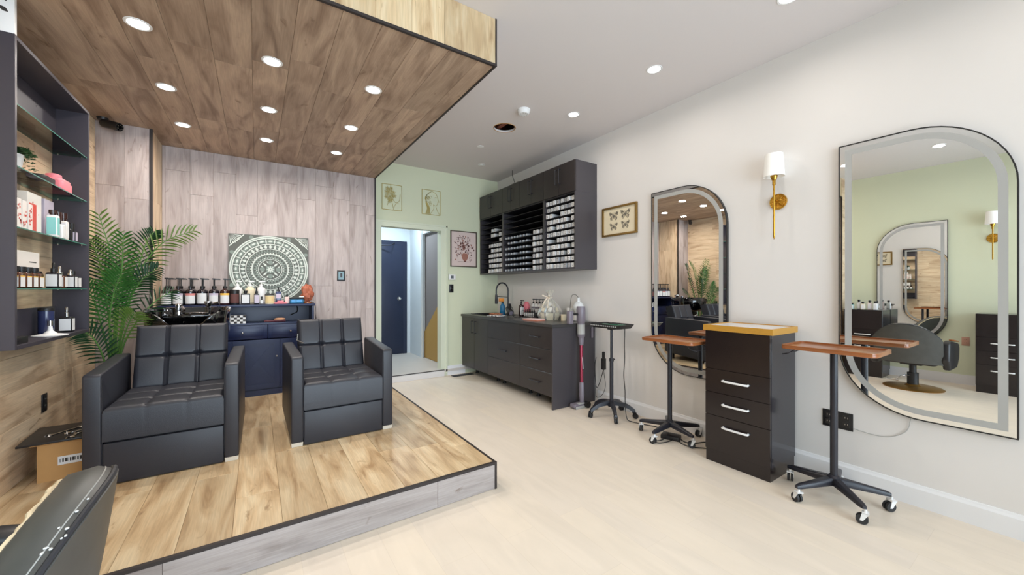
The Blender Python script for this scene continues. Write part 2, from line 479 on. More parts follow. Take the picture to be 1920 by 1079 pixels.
struct(b.build('trim_1', M['green_trim'], smooth=False), 'sage green door casing')
b = MB(); b.box(DX1+0.098, 2.70, YG-0.016, YG, 0, 0.14)
struct(b.build('baseboard_back', M['base'], smooth=False), 'white baseboard on the green wall')
# door step
b = MB(); b.box(XP+0.002, DX1+0.04, YG-0.045, YG-0.026, 0, 0.088)
st = struct(b.build('floor_step', M['marble'], smooth=False), 'white marbled riser of the door step')
b = MB(); b.box(XP+0.002, DX1+0.04, YG-0.05, YG-0.026, 0.088, 0.096); b.build('nosing', M['black_trim'], st, smooth=False)
# hallway
HX, HY = 2.43, 7.12
b = MB(); b.box(XP-0.4, HX+0.9, YG-0.026, HY+0.1, 0.06, 0.095)
struct(b.build('floor_hall', M['hallfloor'], smooth=False), 'pale floor of the hallway beyond the door opening')
b = MB(); b.box(XP-0.4, HX+0.1, HY, HY+0.1, 0.095, 2.75)
struct(b.build('wall_hall_end', M['hallwhite'], smooth=False), 'pale wall at the end of the hallway')
b = MB(); b.box(HX, HX+0.1, 6.50, HY, 0.095, 2.75); b.box(HX, HX+0.1, YG+0.12, 6.50, 2.27, 2.75); b.box(HX-0.03, HX+0.005, 6.45, 6.5, 0.095, 2.75)
struct(b.build('wall_hall_right', M['hallwhite'], smooth=False), 'pale side wall of the hallway')
b = MB(); b.box(XP-0.5, XP-0.4, YG+0.12, HY+0.1, 0.095, 2.75)
struct(b.build('wall_hall_left', M['hallwhite'], smooth=False))
b = MB(); b.box(XP-0.5, HX+1.0, YG+0.12, HY+0.1, 2.75, 2.8)
struct(b.build('ceiling_hall', M['hallwhite'], smooth=False))
b = MB(); b.box(HX+0.06, HX+0.16, YG+0.12, 6.5, 0.095, 2.75)
wst = struct(b.build('wall_stair', M['hallgrey'], smooth=False), 'grey stairwell wall seen through the hallway')
b = MB(); b.prism([(HX+0.045, YG+0.13, 0.1), (HX+0.045, 6.49, 0.1), (HX+0.045, 6.49, 0.55), (HX+0.045, YG+0.13, 1.35)], (0.02, 0, 0))
b.build('stringer_panel', M['hallgold'], wst, smooth=False)
# wood back wall and column
b = MB(); b.box(XB-0.4, XP-0.002, YB+T, YG+0.001, 0, ZC)
wb = struct(b.build('wall_back', M['pw'], smooth=False), 'oak plank back wall')
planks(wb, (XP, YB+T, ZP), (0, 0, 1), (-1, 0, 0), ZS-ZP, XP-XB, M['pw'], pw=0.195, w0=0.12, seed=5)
b = MB(); b.box(XP-0.012, XP+0.004, YB-0.008, YB+0.02, ZP, ZS); b.build('edge_strip', M['black_trim'], wb, smooth=False)
b = MB(); b.box(XP-0.002, XP, YB+0.02, YG, 0, ZC); b.build('side_face', M['green'], wb, smooth=False)
b = MB(); b.box(XL-0.3, XB-T, YBB+T, YB+0.1, 0, ZC)
wc = struct(b.build('wall_column', M['pl'], smooth=False), 'oak plank boxed column in the back corner')
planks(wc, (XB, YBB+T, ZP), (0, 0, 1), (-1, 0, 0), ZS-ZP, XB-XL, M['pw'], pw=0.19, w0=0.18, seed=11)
planks(wc, (XB-T, YB, ZP), (0, 0, 1), (0, -1, 0), ZS-ZP, YB-YBB, M['pl'], pw=0.2, w0=0.25, seed=12)  # side face takes the warm-lit tone of the same laminate
b = MB(); b.box(XB-0.014, XB+0.006, YBB-0.006, YBB+0.014, ZP, ZS); b.build('edge_strip', M['black_trim'], wc, smooth=False)
# wood left wall
b = MB(); b.box(XG-0.12, XL-T, YP, YB, 0, ZC)
wl = struct(b.build('wall_left', M['pl'], smooth=False), 'oak plank wall on the left')
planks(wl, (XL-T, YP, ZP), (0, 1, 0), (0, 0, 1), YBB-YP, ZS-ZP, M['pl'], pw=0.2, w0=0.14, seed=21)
b = MB(); b.box(XL-0.012, XL+0.006, YP-0.006, YP+0.012, ZP, ZS); b.build('edge_strip', M['black_trim'], wl, smooth=False)
# green left wall, front wall with shop windows
b = MB(); b.box(XG-0.12, XG, YF-0.12, YP, 0, ZC)
struct(b.build('wall_left_green', M['green'], smooth=False), 'sage green wall behind the styling station')
b = MB(); b.box(XG, XG+0.016, YF, YP, 0, 0.13)
struct(b.build('baseboard_left', M['base'], smooth=False), 'white baseboard along the green wall')
b = MB(); b.box(XG-0.12, XR+0.12, YF-0.12, YF, 0, 0.12); b.box(XG-0.12, XR+0.12, YF-0.12, YF, 2.68, ZC)
b.box(XG-0.12, -1.38, YF-0.12, YF, 0.12, 2.68); b.box(3.18, XR+0.12, YF-0.12, YF, 0.12, 2.68)
struct(b.build('wall_front', M['wall'], smooth=False), 'white front wall around the shop windows')
for i, (x0, x1) in enumerate(((-1.38, 0.14), (0.14, 1.66), (1.66, 3.18))):
    b = MB(); b.box(x0+0.03, x1-0.03, YF-0.07, YF-0.062, 0.15, 2.65)
    wn = struct(b.build('window_%d' % (i+1), M['pane'], smooth=False), 'large shop window pane')
    b = MB()
    b.box(x0, x0+0.03, YF-0.09, YF-0.03, 0.12, 2.68); b.box(x1-0.03, x1, YF-0.09, YF-0.03, 0.12, 2.68)
    b.box(x0+0.03, x1-0.03, YF-0.09, YF-0.03, 0.12, 0.15); b.box(x0+0.03, x1-0.03, YF-0.09, YF-0.03, 2.65, 2.68)
    b.build('window_frame', M['blk_metal'], wn, smooth=False)
# platform
b = MB(); b.box(XL-0.1, XP-T, YP+T, YB+0.05, 0, ZP-T)
pf = struct(b.build('floor_platform', M['pf'], smooth=False), 'raised oak plank platform')
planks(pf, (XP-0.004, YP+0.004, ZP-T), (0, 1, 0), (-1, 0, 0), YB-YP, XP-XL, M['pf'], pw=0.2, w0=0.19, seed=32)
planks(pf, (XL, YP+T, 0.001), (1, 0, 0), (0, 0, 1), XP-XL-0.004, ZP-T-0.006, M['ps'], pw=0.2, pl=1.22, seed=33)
b = MB(); b.box(XL, XP+0.003, YP-0.004, YP+0.016, ZP-0.012, ZP+0.004); b.build('edge_strip', M['black_trim'], pf, smooth=False)
b = MB(); b.box(XP-0.012, XP+0.003, YP+0.016, YB, ZP-0.012, ZP+0.003); b.build('edge_strip', M['black_trim'], pf, smooth=False)
b = MB(); b.box(XP-0.012, XP+0.003, YP-0.004, YP+0.010, 0.001, ZP-0.012); b.build('edge_strip', M['black_trim'], pf, smooth=False)
b = MB(); b.box(XP-T, XP-0.001, YP+0.010, YB, 0.001, ZP-0.012); b.build('side_board', M['ps'], pf, smooth=False)
# soffit
b = MB(); b.box(XL-0.2, XP-T, YP+T, YG, ZS+T, ZC)
sf = struct(b.build('ceiling_soffit', M['pc'], smooth=False), 'dropped ceiling box clad in oak planks')
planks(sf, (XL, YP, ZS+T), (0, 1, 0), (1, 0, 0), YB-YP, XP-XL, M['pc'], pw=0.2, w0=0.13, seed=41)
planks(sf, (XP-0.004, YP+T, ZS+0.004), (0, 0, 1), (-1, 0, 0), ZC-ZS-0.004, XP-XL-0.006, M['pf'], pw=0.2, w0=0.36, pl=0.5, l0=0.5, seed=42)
b = MB(); b.box(XL, XP+0.003, YP-0.005, YP+0.012, ZS-0.006, ZS+0.010); b.build('edge_strip', M['black_trim'], sf, smooth=False)
b = MB(); b.box(XP-0.012, XP+0.003, YP+0.012, YB, ZS-0.005, ZS+0.008); b.build('edge_strip', M['black_trim'], sf, smooth=False)
b = MB(); b.box(XP-0.008, XP+0.003, YP-0.004, YP+0.010, ZS+0.010, ZC); b.build('edge_strip', M['black_trim'], sf, smooth=False)
b = MB(); b.box(XP-T, XP-0.001, YP+0.010, YG, ZS+0.008, ZC); b.build('side_board', M['ceil'], sf, smooth=False)

# ================================================================== CEILING FIXTURES
def downlight_proto(name, label, group, r, z, watts):
    t = thing(name, label, 'ceiling light', (0, 0, z), 0, group)
    b = MB(); b.lathe([(r*0.86, -0.002), (r, -0.004), (r*1.10, -0.003), (r*1.13, 0.0), (r*0.86, 0.0)], 28); b.build('trim_ring', M['white'], t)
    b = MB(); b.lathe([(0, -0.003), (r*0.86, -0.003), (r*0.86, -0.0005), (0, -0.0005)], 28); b.build('lens', M['glow'], t)
    return t
def lamp(loc, watts, col=(1.0, 0.935, 0.86), r=0.05, spread=165):
    l = bpy.data.lights.new('downlight_beam', 'AREA'); l.shape = 'DISK'; l.size = 2*r; l.energy = watts; l.color = col; l.spread = R(spread)
    o = bpy.data.objects.new('downlight_beam', l); C.objects.link(o); o.location = loc
    return o
p = None
for j, y in enumerate((2.89, 3.68, 4.44)):
    for i, x in enumerate((-0.54, 0.085, 0.712)):
        lab = 'round downlight in the plank soffit, %s, %s' % (('front fascia row', 'middle row', 'back wall row')[j], ('on the shelf unit side', 'in the centre line', 'on the soffit edge side')[i])
        if p is None:
            p = downlight_proto('downlight', lab, 'downlights in the plank soffit', 0.053, ZS, SOFFIT_W); o = p; p.location = (x, y, ZS)
        else: o = dup(p, (x, y, ZS), None, lab)
        lamp((x, y, ZS-0.012), SOFFIT_W)
p2 = None
for (x, y, w_) in ((2.67, 0.99, 'above the tray table with the outlets'), (2.65, 1.915, 'above the tray table by the trolley'), (2.66, 2.863, 'above the trolley and vacuum'), (-0.4, 0.99, 'above the styling chair'), (-0.4, 1.88, 'beside the soffit fascia'), (2.67, -0.1, 'near the shop window on the white wall side'), (-0.4, -0.1, 'near the shop window on the green wall side'), (1.1, 0.2, 'in the middle of the front room')):
    lab = 'round downlight in the white ceiling ' + w_
    if p2 is None:
        p2 = downlight_proto('downlight', lab, 'downlights in the white ceiling', 0.055, ZC, DOWNLIGHT_W); p2.location = (x, y, ZC)
    else: dup(p2, (x, y, ZC), None, lab)
    lamp((x, y, ZC-0.012), DOWNLIGHT_W)
lamp((1.85, 6.35, 2.72), HALL_W, (0.72, 0.88, 1.0), 0.15)
hl = thing('hall_light', 'round flush light on the hallway ceiling', 'ceiling light', (1.85, 6.35, 2.75))
b = MB(); b.lathe([(0, -0.022), (0.14, -0.02), (0.15, 0), (0, 0)], 24); b.build('diffuser', M['white'], hl)
# smoke detector, sprinkler caps
t = thing('smoke_detector', 'white round smoke detector on the ceiling near the cut hole', 'smoke detector', (2.183, 3.057, ZC))
b = MB(); b.lathe([(0, -0.045), (0.045, -0.045), (0.055, -0.035), (0.058, -0.02), (0.064, -0.012), (0.064, 0), (0, 0)], 28); b.build('housing', M['white'], t)
b = MB()
for k in range(8):
    a = 2*PI*k/8
    b.box(0.028, 0.042, -0.003, 0.003, -0.047, -0.0445, Matrix.Rotation(a, 4, 'Z'))
b.build('vent_slots', M['frost'], t)
t = tag(MB().lathe([(0, -0.006), (0.036, -0.006), (0.04, -0.002), (0.04, 0), (0, 0)], 24).build('sprinkler_cap', M['white'], None, (2.302, 4.142, ZC)), 'flat white round cap on the ceiling beyond the cut hole', 'sprinkler cap')
t = tag(MB().lathe([(0, -0.008), (0.02, -0.008), (0.024, -0.003), (0.05, -0.002), (0.05, 0), (0, 0)], 24).build('sprinkler_cap', M['white'], None, (2.649, 4.736, ZC)), 'small white ceiling cap above the dark wall cabinets', 'sprinkler cap')
# ================================================================== ARMCHAIRS
def tufted(W, H, nx, ny, thick, d, rad, res=0.012, sig=0.014, round_bottom=False):
    """puffed cushion: local XY face, height along +Z, creases between nx * ny cells"""
    b = MB(); bm = b.bm
    NX, NY = int(W/res), int(H/res)
    def hgt(x, y):
        z = thick
        for i in range(1, nx): z -= d*math.exp(-((x - W*i/nx)/sig)**2)
        for j in range(1, ny): z -= d*0.75*math.exp(-((y - H*j/ny)/sig)**2)
        for i in range(1, nx):
            for j in range(1, ny):
                q = math.hypot(x - W*i/nx, y - H*j/ny); z -= d*1.3*math.exp(-(q/(sig*2.2))**2)
        # cell puff
        cx, cy = (x/W*nx) % 1, (y/H*ny) % 1
        z += 0.006*math.sin(PI*cx)*math.sin(PI*cy)
        e = min(x, W-x, y, H-y)
        if e < rad: z -= rad - math.sqrt(max(0, rad*rad - (rad-e)**2))
        return z
    xs = [W*(0.5-0.5*math.cos(PI*i/NX))*0.5 + W*i/NX*0.5 for i in range(NX+1)]
    ys = [H*(0.5-0.5*math.cos(PI*j/NY))*0.5 + H*j/NY*0.5 for j in range(NY+1)]
    V = [[bm.verts.new((x - W/2, y, hgt(x, y))) for y in ys] for x in xs]
    for i in range(NX):
        for j in range(NY): b.face([V[i][j], V[i+1][j], V[i+1][j+1], V[i][j+1]])
    ring = [V[i][0] for i in range(NX+1)] + [V[NX][j] for j in range(1, NY+1)] + [V[i][NY] for i in range(NX-1, -1, -1)] + [V[0][j] for j in range(NY-1, 0, -1)]
    low = [bm.verts.new((v.co.x, v.co.y, 0)) for v in ring]
    n = len(ring)
    for k in range(n): b.face([ring[k], low[k], low[(k+1) % n], ring[(k+1) % n]])
    b.face(low)
    return b
def xf(b, M4):
    bmesh.ops.transform(b.bm, matrix=M4, verts=b.bm.verts); return b

def armchair(label, loc):
    """front faces -Y, origin at the middle of the front edge on the platform"""
    t = thing('shampoo_armchair', label, 'armchair', loc, 0, 'charcoal shampoo armchairs')
    W = 0.715; aw = 0.078; D = 0.72
    for s in (-1, 1):
        b = MB()
        x0 = s*W/2 - (aw if s > 0 else 0)
        prof = [(0.0, 0.028), (0.0, 0.630), (0.012, 0.645), (D-0.02, 0.672), (D, 0.66), (D+0.01, 0.11), (D-0.16, 0.085)]
        b.prism([(x0, y, z) for y, z in prof], (aw, 0, 0))
        # slight outward splay at the back
        for v in b.bm.verts: v.co.x += s*0.018*max(0, v.co.y)/D*(1 if s > 0 else 1)
        a = b.build('arm', M['leather'], t, bevel=0.016, seg=3)
        b = MB()
        xs = x0 if s > 0 else x0 + aw
        b.tube([(xs - s*0.0005, 0.012, 0.06), (xs - s*0.0005, 0.004, 0.62)], 0.0016, 5); b.build('seam', M['seam'], a)
        b = MB(); b.prism([(x0+0.004, 0.012, 0.0), (x0+aw-0.004, 0.012, 0.0), (x0+aw-0.002, 0.004, 0.03), (x0+0.002, 0.004, 0.03)], (0, 0.06, 0)); b.build('foot', M['foot'], t)
        b = MB(); b.box(x0+0.02, x0+aw-0.02, D-0.12, D-0.06, 0, 0.10); b.build('foot', M['blk'], t)
    iw = W - 2*aw - 0.004
    b = MB(); b.box(-iw/2, iw/2, 0.004, 0.03, 0.004, 0.244); b.build('footrest_panel', M['leather'], t, bevel=0.008, seg=3)
    b = MB(); b.box(-iw/2+0.01, iw/2-0.01, 0.03, D-0.02, 0.10, 0.27); b.build('base_frame', M['blk'], t)
    b = tufted(iw, 0.56, 3, 3, 0.190, 0.010, 0.026, 0.009, 0.006)
    s = xf(b, Matrix.Translation((0, -0.003, 0.256))).build('seat', M['leather'], t)
    b = MB(); b.tube([(-iw/2+0.02, 0.012, 0.4405), (iw/2-0.02, 0.012, 0.4405)], 0.0016, 5); b.build('seam', M['seam'], s)
    # backrest reclined
    bw = iw - 0.03
    b = tufted(bw, 0.46, 3, 2, 0.13, 0.018, 0.03, 0.0085, 0.0075)
    Mx = Matrix.Translation((0, 0.60, 0.41)) @ Matrix.Rotation(R(-17), 4, 'X') @ Matrix.Rotation(R(90), 4, 'X') @ Matrix.Translation((0, 0, -0.06))
    bk = xf(b, Mx).build('backrest', M['leather'], t)
    for i in (1, 2):
        b = MB(); b.ball((0, 0, 0), 0.013, 0.013, 0.006, 14, 6)
        p = Mx @ Vector((-bw/2 + bw*i/3, 0.23, 0.080))
        b2 = xf(b, Matrix.Translation(p) @ Matrix.Rotation(R(73), 4, 'X')).build('button', M['seam_btn'], bk)
    b = MB(); b.box(-0.13, -0.10, 0.60, 0.66, 0.25, 0.42); b.box(0.10, 0.13, 0.60, 0.66, 0.25, 0.42); b.build('back_bracket', M['blk'], t)
    return t
arm1 = armchair('charcoal leather armchair standing in front of the black wash basin', (-0.452, 3.105, ZP))
arm2 = dup(arm1, (0.563, 3.12, ZP), 0, 'charcoal leather armchair with no basin behind it, next to the platform edge')
b = MB(); b.cyl((0, 0, 0), (0.006, 0.0, 0.055), 0.005, None, 8)
b.cyl((0, 0, 0), (0.05, 0.02, -0.03), 0.005, None, 8)
b.build('recline_lever', M['silver'], arm2, (-0.278, 0.55, 0.70))

# ================================================================== WASH BASIN
t = thing('wash_basin', 'glossy black salon wash basin with chrome taps behind the armchair', 'wash basin', (-0.475, 4.29, ZP))
b = MB(); bm = b.bm
n = 48
def rimz(a):   # neck dip at the front (-Y)
    q = math.cos(a + PI/2)           # 1 at front
    dip = math.exp(-((((a + PI/2 + PI) % (2*PI)) - PI)/0.36)**2)
    return 0.965 - 0.03*max(0, q) - 0.125*dip
def ringp(sx, sy, zf, pw=3.0):
    out = []
    for k in range(n):
        a = 2*PI*k/n; ca, sa = math.cos(a), math.sin(a)
        x = sx*math.copysign(abs(ca)**(2/pw), ca); y = sy*math.copysign(abs(sa)**(2/pw), sa)
        out.append(bm.verts.new((x, y, zf(a))))
    return out
rs = [ringp(0.20, 0.19, lambda a: 0.70), ringp(0.25, 0.24, lambda a: 0.712), ringp(0.280, 0.272, lambda a: 0.76 + 0.0*a), ringp(0.281, 0.275, lambda a: min(0.87, rimz(a)-0.02)),
      ringp(0.288, 0.285, lambda a: rimz(a)-0.006), ringp(0.284, 0.281, lambda a: rimz(a)), ringp(0.272, 0.268, lambda a: rimz(a)-0.004),
      ringp(0.255, 0.245, lambda a: min(0.86, rimz(a)-0.03)), ringp(0.215, 0.20, lambda a: 0.775), ringp(0.14, 0.12, lambda a: 0.745), ringp(0.03, 0.03, lambda a: 0.735)]
for a_, b_ in zip(rs[:-1], rs[1:]):
    for k in range(n): b.face([a_[k], a_[(k+1) % n], b_[(k+1) % n], b_[k]])
b.face(rs[0][::-1]); b.face(rs[-1])
bowl = b.build('bowl', M['gloss_blk'], t, ang=60)
b = MB(); b.lathe([(0.0, 0.738), (0.024, 0.738), (0.028, 0.742), (0.0, 0.744)], 20); b.build('drain', M['chrome'], bowl)
b = MB(); b.box(-0.13, 0.13, -0.10, 0.12, 0.03, 0.70); b.box(-0.18, 0.18, -0.16, 0.16, 0, 0.03); b.build('pedestal', M['blk'], t, bevel=0.006)
b = MB(); b.box(-0.20, 0.20, 0.16, 0.262, 0.875, 0.90); b.build('tap_deck', M['gloss_blk'], t, bevel=0.008)
tp = MB(); tp.cyl((0, 0, 0), (0, 0, 0.03), 0.026, 0.024, 20); tp.cyl((0, 0, 0.03), (0, 0, 0.075), 0.020, 0.022, 20); tp.ball((0, 0, 0.085), 0.026, 0.026, 0.018)
tp.tube(smoothpath([(0, 0, 0.05), (0.03, -0.05, 0.07), (0.05, -0.10, 0.045)]), 0.010, 10)
tp.build('mixer_tap', M['chrome'], t, (-0.10, 0.205, 0.90))
tp = MB(); tp.tube(smoothpath([(0, 0, 0), (0, 0, 0.05), (0.0, -0.01, 0.09)]), 0.014, 10); tp.lathe([(0, -0.03), (0.018, -0.03), (0.032, 0.01), (0.03, 0.02), (0, 0.02)], 18, (0, -0.03, 0.10)); tp.cyl((0, -0.01, 0.09), (0.075, -0.03, 0.105), 0.010, 0.012, 10)
tp.build('spray_head', M['chrome'], t, (0.11, 0.205, 0.90))
tp = MB(); tp.tube(smoothpath([(0.11, 0.205, 0.91), (0.09, 0.17, 0.91), (0.02, 0.165, 0.915), (-0.05, 0.185, 0.91)]), 0.007, 8); tp.build('hose', M['chrome'], t)

# ================================================================== NAVY CONSOLE
CX0, CX1, CY0, CY1 = -0.765, 0.545, 4.85, 5.165
t = thing('console_cabinet', 'navy blue console cabinet with open shelf against the plank wall', 'cabinet', ((CX0+CX1)/2, CY0, ZP))
ox = (CX0+CX1)/2
def cb(x0, x1, y0, y1, z0, z1): return (x0-ox, x1-ox, y0-CY0, y1-CY0, z0-ZP, z1-ZP)
ZT = 1.140
b = MB(); b.box(*cb(CX0-0.01, CX1+0.012, CY0-0.012, CY1, ZT-0.026, ZT)); b.build('top_board', M['navy'], t, bevel=0.003)
for nme, a in (('side_panel', (CX0, CX0+0.0195, CY0, CY1, ZP+0.001, ZT-0.0265)), ('side_panel', (CX1-0.0195, CX1, CY0, CY1, ZP+0.001, ZT-0.0265)), ('back_panel', (CX0+0.02, CX1-0.02, CY1-0.012, CY1, ZP+0.06, ZT-0.027)),
               ('shelf_board', (CX0+0.02, CX1-0.02, CY0, CY1-0.0125, 0.925, 0.943)), ('floor_board', (CX0+0.02, CX1-0.02, CY0+0.0165, CY1-0.0125, ZP+0.05, ZP+0.075)), ('plinth', (CX0+0.02, CX1-0.02, CY0+0.004, CY0+0.016, ZP+0.001, ZP+0.06)), ('rail', (CX0+0.02, CX1-0.02, CY0+0.0165, CY1-0.0125, 0.752, 0.762))):
    b = MB(); b.box(*cb(*a)); b.build(nme, M['navy'], t, smooth=False)
for (x0, x1) in ((CX0+0.022, -0.337), (-0.333, 0.101), (0.105, CX1-0.022)):
    b = MB(); b.box(*cb(x0, x1, CY0, CY0+0.016, 0.775, 0.922)); b.box(*cb(x0+0.035, x1-0.035, CY0-0.004, CY0, 0.80, 0.897)); d = b.build('drawer', M['navy'], t, bevel=0.002)
    b = MB(); b.ball(((x0+x1)/2-ox, -0.020, 0.848-ZP), 0.011); b.cyl(((x0+x1)/2-ox, -0.004, 0.848-ZP), ((x0+x1)/2-ox, -0.014, 0.848-ZP), 0.005); b.build('knob', M['chrome'], d)
for q, (x0, x1, kx) in enumerate(((CX0+0.022, -0.205, -0.24), (-0.201, 0.212, 0.185), (0.216, CX1-0.022, 0.243))):
    b = MB(); b.box(*cb(x0, x1, CY0, CY0+0.016, ZP+0.075, 0.765))
    for (a0, a1, z0, z1) in ((x0, x0+0.05, ZP+0.075, 0.765), (x1-0.05, x1, ZP+0.075, 0.765), (x0+0.05, x1-0.05, ZP+0.075, ZP+0.125), (x0+0.05, x1-0.05, 0.715, 0.765)):
        b.box(*cb(a0, a1, CY0-0.006, CY0, z0, z1))
    # crossed barn-door braces
    zc, hw, hh = (ZP+0.125+0.715)/2, (x1-x0)/2-0.05, (0.715-ZP-0.125)/2
    xc = (x0+x1)/2
    ang = math.atan2(hh, hw); ln = math.hypot(hw, hh)*0.93
    for sgn in (1, -1):
        Mx = Matrix.Translation((xc-ox, -0.002, zc-ZP)) @ Matrix.Rotation(-sgn*ang, 4, 'Y')
        b.box(-ln, ln, -0.0025-0.0006*sgn, 0.002, -0.016, 0.016, Mx)
    d = b.build('door', M['navy'], t, smooth=False)
    b = MB(); b.ball((kx-ox, -0.024, 0.585-ZP), 0.010); b.cyl((kx-ox, -0.006, 0.585-ZP), (kx-ox, -0.016, 0.585-ZP), 0.005); b.build('knob', M['chrome'], d)

# --- pump bottles on the console
def pump_bottle(name, label, cat, body_mat, label_mat, r, hb, ht, group=None, head=0.055, band=None, pumpmat=None, square=False):
    """body height hb to shoulder, total ht"""
    t = thing(name, label, cat, (0, 0, 0), 0, group)
    pm = pumpmat or M['blk']
    b = MB()
    sh = min(r*0.75, (ht-hb)*0.45)
    b.lathe([(0, 0), (r*0.94, 0), (r, 0.004), (r, hb), (r*0.95, hb+sh*0.35), (r*0.7, hb+sh*0.75), (r*0.36, hb+sh), (r*0.34, hb+sh+0.01), (0, hb+sh+0.01)], 20)
    bd = b.build('bottle_body', body_mat, t)
    b = MB(); zz = hb*0.13
    nseg = 14
    pts = []
    for z in (zz, hb*0.9):
        pts.append([b.bm.verts.new(((r+0.0008)*math.cos(R(-90-62 + 124*k/nseg)), (r+0.0008)*math.sin(R(-90-62 + 124*k/nseg)), z)) for k in range(nseg+1)])
    for k in range(nseg): b.face([pts[0][k], pts[0][k+1], pts[1][k+1], pts[1][k]])
    lb = b.build('paper_label', label_mat, t, fixn=False)
    if band:
        b = MB(); pts = []
        for z in (hb*0.74, hb*0.9):
            pts.append([b.bm.verts.new(((r+0.0016)*math.cos(R(-90-62 + 124*k/nseg)), (r+0.0016)*math.sin(R(-90-62 + 124*k/nseg)), z)) for k in range(nseg+1)])
        for k in range(nseg): b.face([pts[0][k], pts[0][k+1], pts[1][k+1], pts[1][k]])
        b.build('label_band', band, lb, fixn=False)
    b = MB(); z0 = hb+sh+0.008
    b.lathe([(r*0.40, z0), (r*0.40, z0+0.018), (r*0.30, z0+0.022), (0, z0+0.022)], 16)
    b.cyl((0, 0, z0+0.02), (0, 0, ht-0.012), 0.0045, None, 8)
    b.box(-0.010, head, -0.007, 0.007, ht-0.012, ht); b.box(-0.014, 0.012, -0.009, 0.009, ht-0.010, ht+0.002)
    b.build('pump', pm, t)
    return t
cols = [(-0.716, None, 3), (-0.632, 'lav', 3), (-0.540, 'red', 3), (-0.449, None, 2), (-0.357, 'lav', 2), (-0.267, 'yellow', 2)]
kinds = {}
for i, (x, band, cnt) in enumerate(cols):
    for j in range(cnt):
        lab = {None: 'dark pump bottle with plain white label on the navy console',
               'lav': 'dark pump bottle with lavender-topped label on the navy console',
               'red': 'dark pump bottle with red-topped label on the navy console',
               'yellow': 'amber-brown pump bottle with yellow-topped label on the navy console'}[band]
        lab = lab.replace(' on the navy console', ', %s column from the palm, %s of its file' % (('first', 'second', 'third', 'fourth', 'fifth', 'sixth')[i], ('front', 'middle' if cnt == 3 else 'rear', 'rear')[j]))
        yy = 4.905 + 0.088*j
        if band not in kinds:
            kinds[band] = pump_bottle('pump_bottle', lab, 'bottle', M['brownbottle'] if band == 'yellow' else M['darkbottle'], M['paper'], 0.0405, 0.132, 0.268, 'pump bottles on the navy console', 0.048, M[{'red': 'red_soft'}.get(band, band)] if band else None)
            kinds[band].location = (x, yy, ZT)
        else: dup(kinds[band], (x, yy, ZT), None, lab)
# --- other goods on the console
def cyl_jar(name, label, cat, x, y, z, r, h, mb, ml, lidh=0.02, lm=None, group=None):
    t = thing(name, label, cat, (x, y, z), 0, group)
    b = MB(); b.lathe([(0, 0), (r*0.97, 0), (r, 0.003), (r, h-lidh), (0, h-lidh)], 24); b.build('jar_body', mb, t)
    b = MB(); b.lathe([(0, h-lidh), (r*1.02, h-lidh), (r*1.02, h-0.003), (r*0.98, h), (0, h)], 24); b.build('lid', lm or mb, t)
    if ml:
        b = MB(); ns = 12; P = []
        for zz in (h*0.12, (h-lidh)*0.9):
            P.append([b.bm.verts.new(((r+0.0008)*math.cos(R(-150+120*k/ns)), (r+0.0008)*math.sin(R(-150+120*k/ns)), zz)) for k in range(ns+1)])
        for k in range(ns): b.face([P[0][k], P[0][k+1], P[1][k+1], P[1][k]])
        b.build('paper_label', ml, t, fixn=False)
    return t
cyl_jar('styling_jar', 'tall black jar with pink and white print beside the pump bottles', 'jar', -0.186, 4.915, ZT, 0.041, 0.155, M['blk'], M['ink_brown'], 0.03)
def square_bottle(name, label, cat, x, y, z, wx, wy, hb, ht, mb, ml, capm, group=None, neck=0.012, drop=False, lz=(0.12, 0.88)):
    t = thing(name, label, cat, (x, y, z), 0, group)
    b = MB(); b.box(-wx/2, wx/2, -wy/2, wy/2, 0, hb); b.build('bottle_body', mb, t, bevel=min(wx, wy)*0.16, seg=3)
    b = MB(); b.box(-wx*0.42, wx*0.42, -wy/2-0.0008, -wy/2+0.002, hb*lz[0], hb*lz[1]); b.box(wx/2-0.002, wx/2+0.0008, -wy*0.36, wy*0.36, hb*lz[0], hb*lz[1]); b.build('paper_label', ml, t, smooth=False)
    b = MB()
    if drop: b.lathe([(0, hb), (neck, hb), (neck, hb+(ht-hb)*0.4), (neck*0.55, hb+(ht-hb)*0.45), (neck*0.6, ht-0.006), (neck*0.3, ht), (0, ht)], 14)
    else: b.lathe([(0, hb), (neck*0.8, hb), (neck*0.8, hb+(ht-hb)*0.3), (neck, hb+(ht-hb)*0.32), (neck, ht), (0, ht)], 14)
    b.build('cap', capm, t)
    return t
square_bottle('shampoo_bottle', 'square black bottle with blank white label on the navy console', 'bottle', -0.092, 4.905, ZT, 0.078, 0.05, 0.115, 0.145, M['blk'], M['paper'], M['blk'], neck=0.016)
square_bottle('dropper_bottle', 'slim black dropper bottle with pale label on the navy console', 'bottle', 0.004, 4.895, ZT, 0.046, 0.045, 0.112, 0.178, M['blk'], M['lav'], M['blk'], drop=True)
square_bottle('sample_bottle', 'tiny dark bottle with white label beside the slim dropper bottle', 'bottle', 0.049, 4.89, ZT, 0.026, 0.026, 0.05, 0.082, M['blk'], M['paper'], M['blk'], neck=0.009)
pw = None
for (x, mm_, lab) in ((-0.165, M['white'], 'white squeeze bottle with white pump behind the black jar'), (-0.055, M['cream'], 'cream pump bottle behind the square black bottle'), (0.045, M['white'], 'white pump bottle behind the slim dropper bottle')):
    q = pump_bottle('white_pump_bottle', lab, 'bottle', mm_, mm_, 0.044, 0.15, 0.25, 'pale pump bottles on the navy console', 0.04, None, M['white']); q.location = (x, 5.03, ZT)
cyl_jar('cream_jar', 'wide cream jar with yellow dotted label and black lid', 'jar', 0.122, 4.90, ZT, 0.044, 0.105, M['cream'], mat('straw_print', (224, 200, 148), 0.6), 0.012, M['blk'])
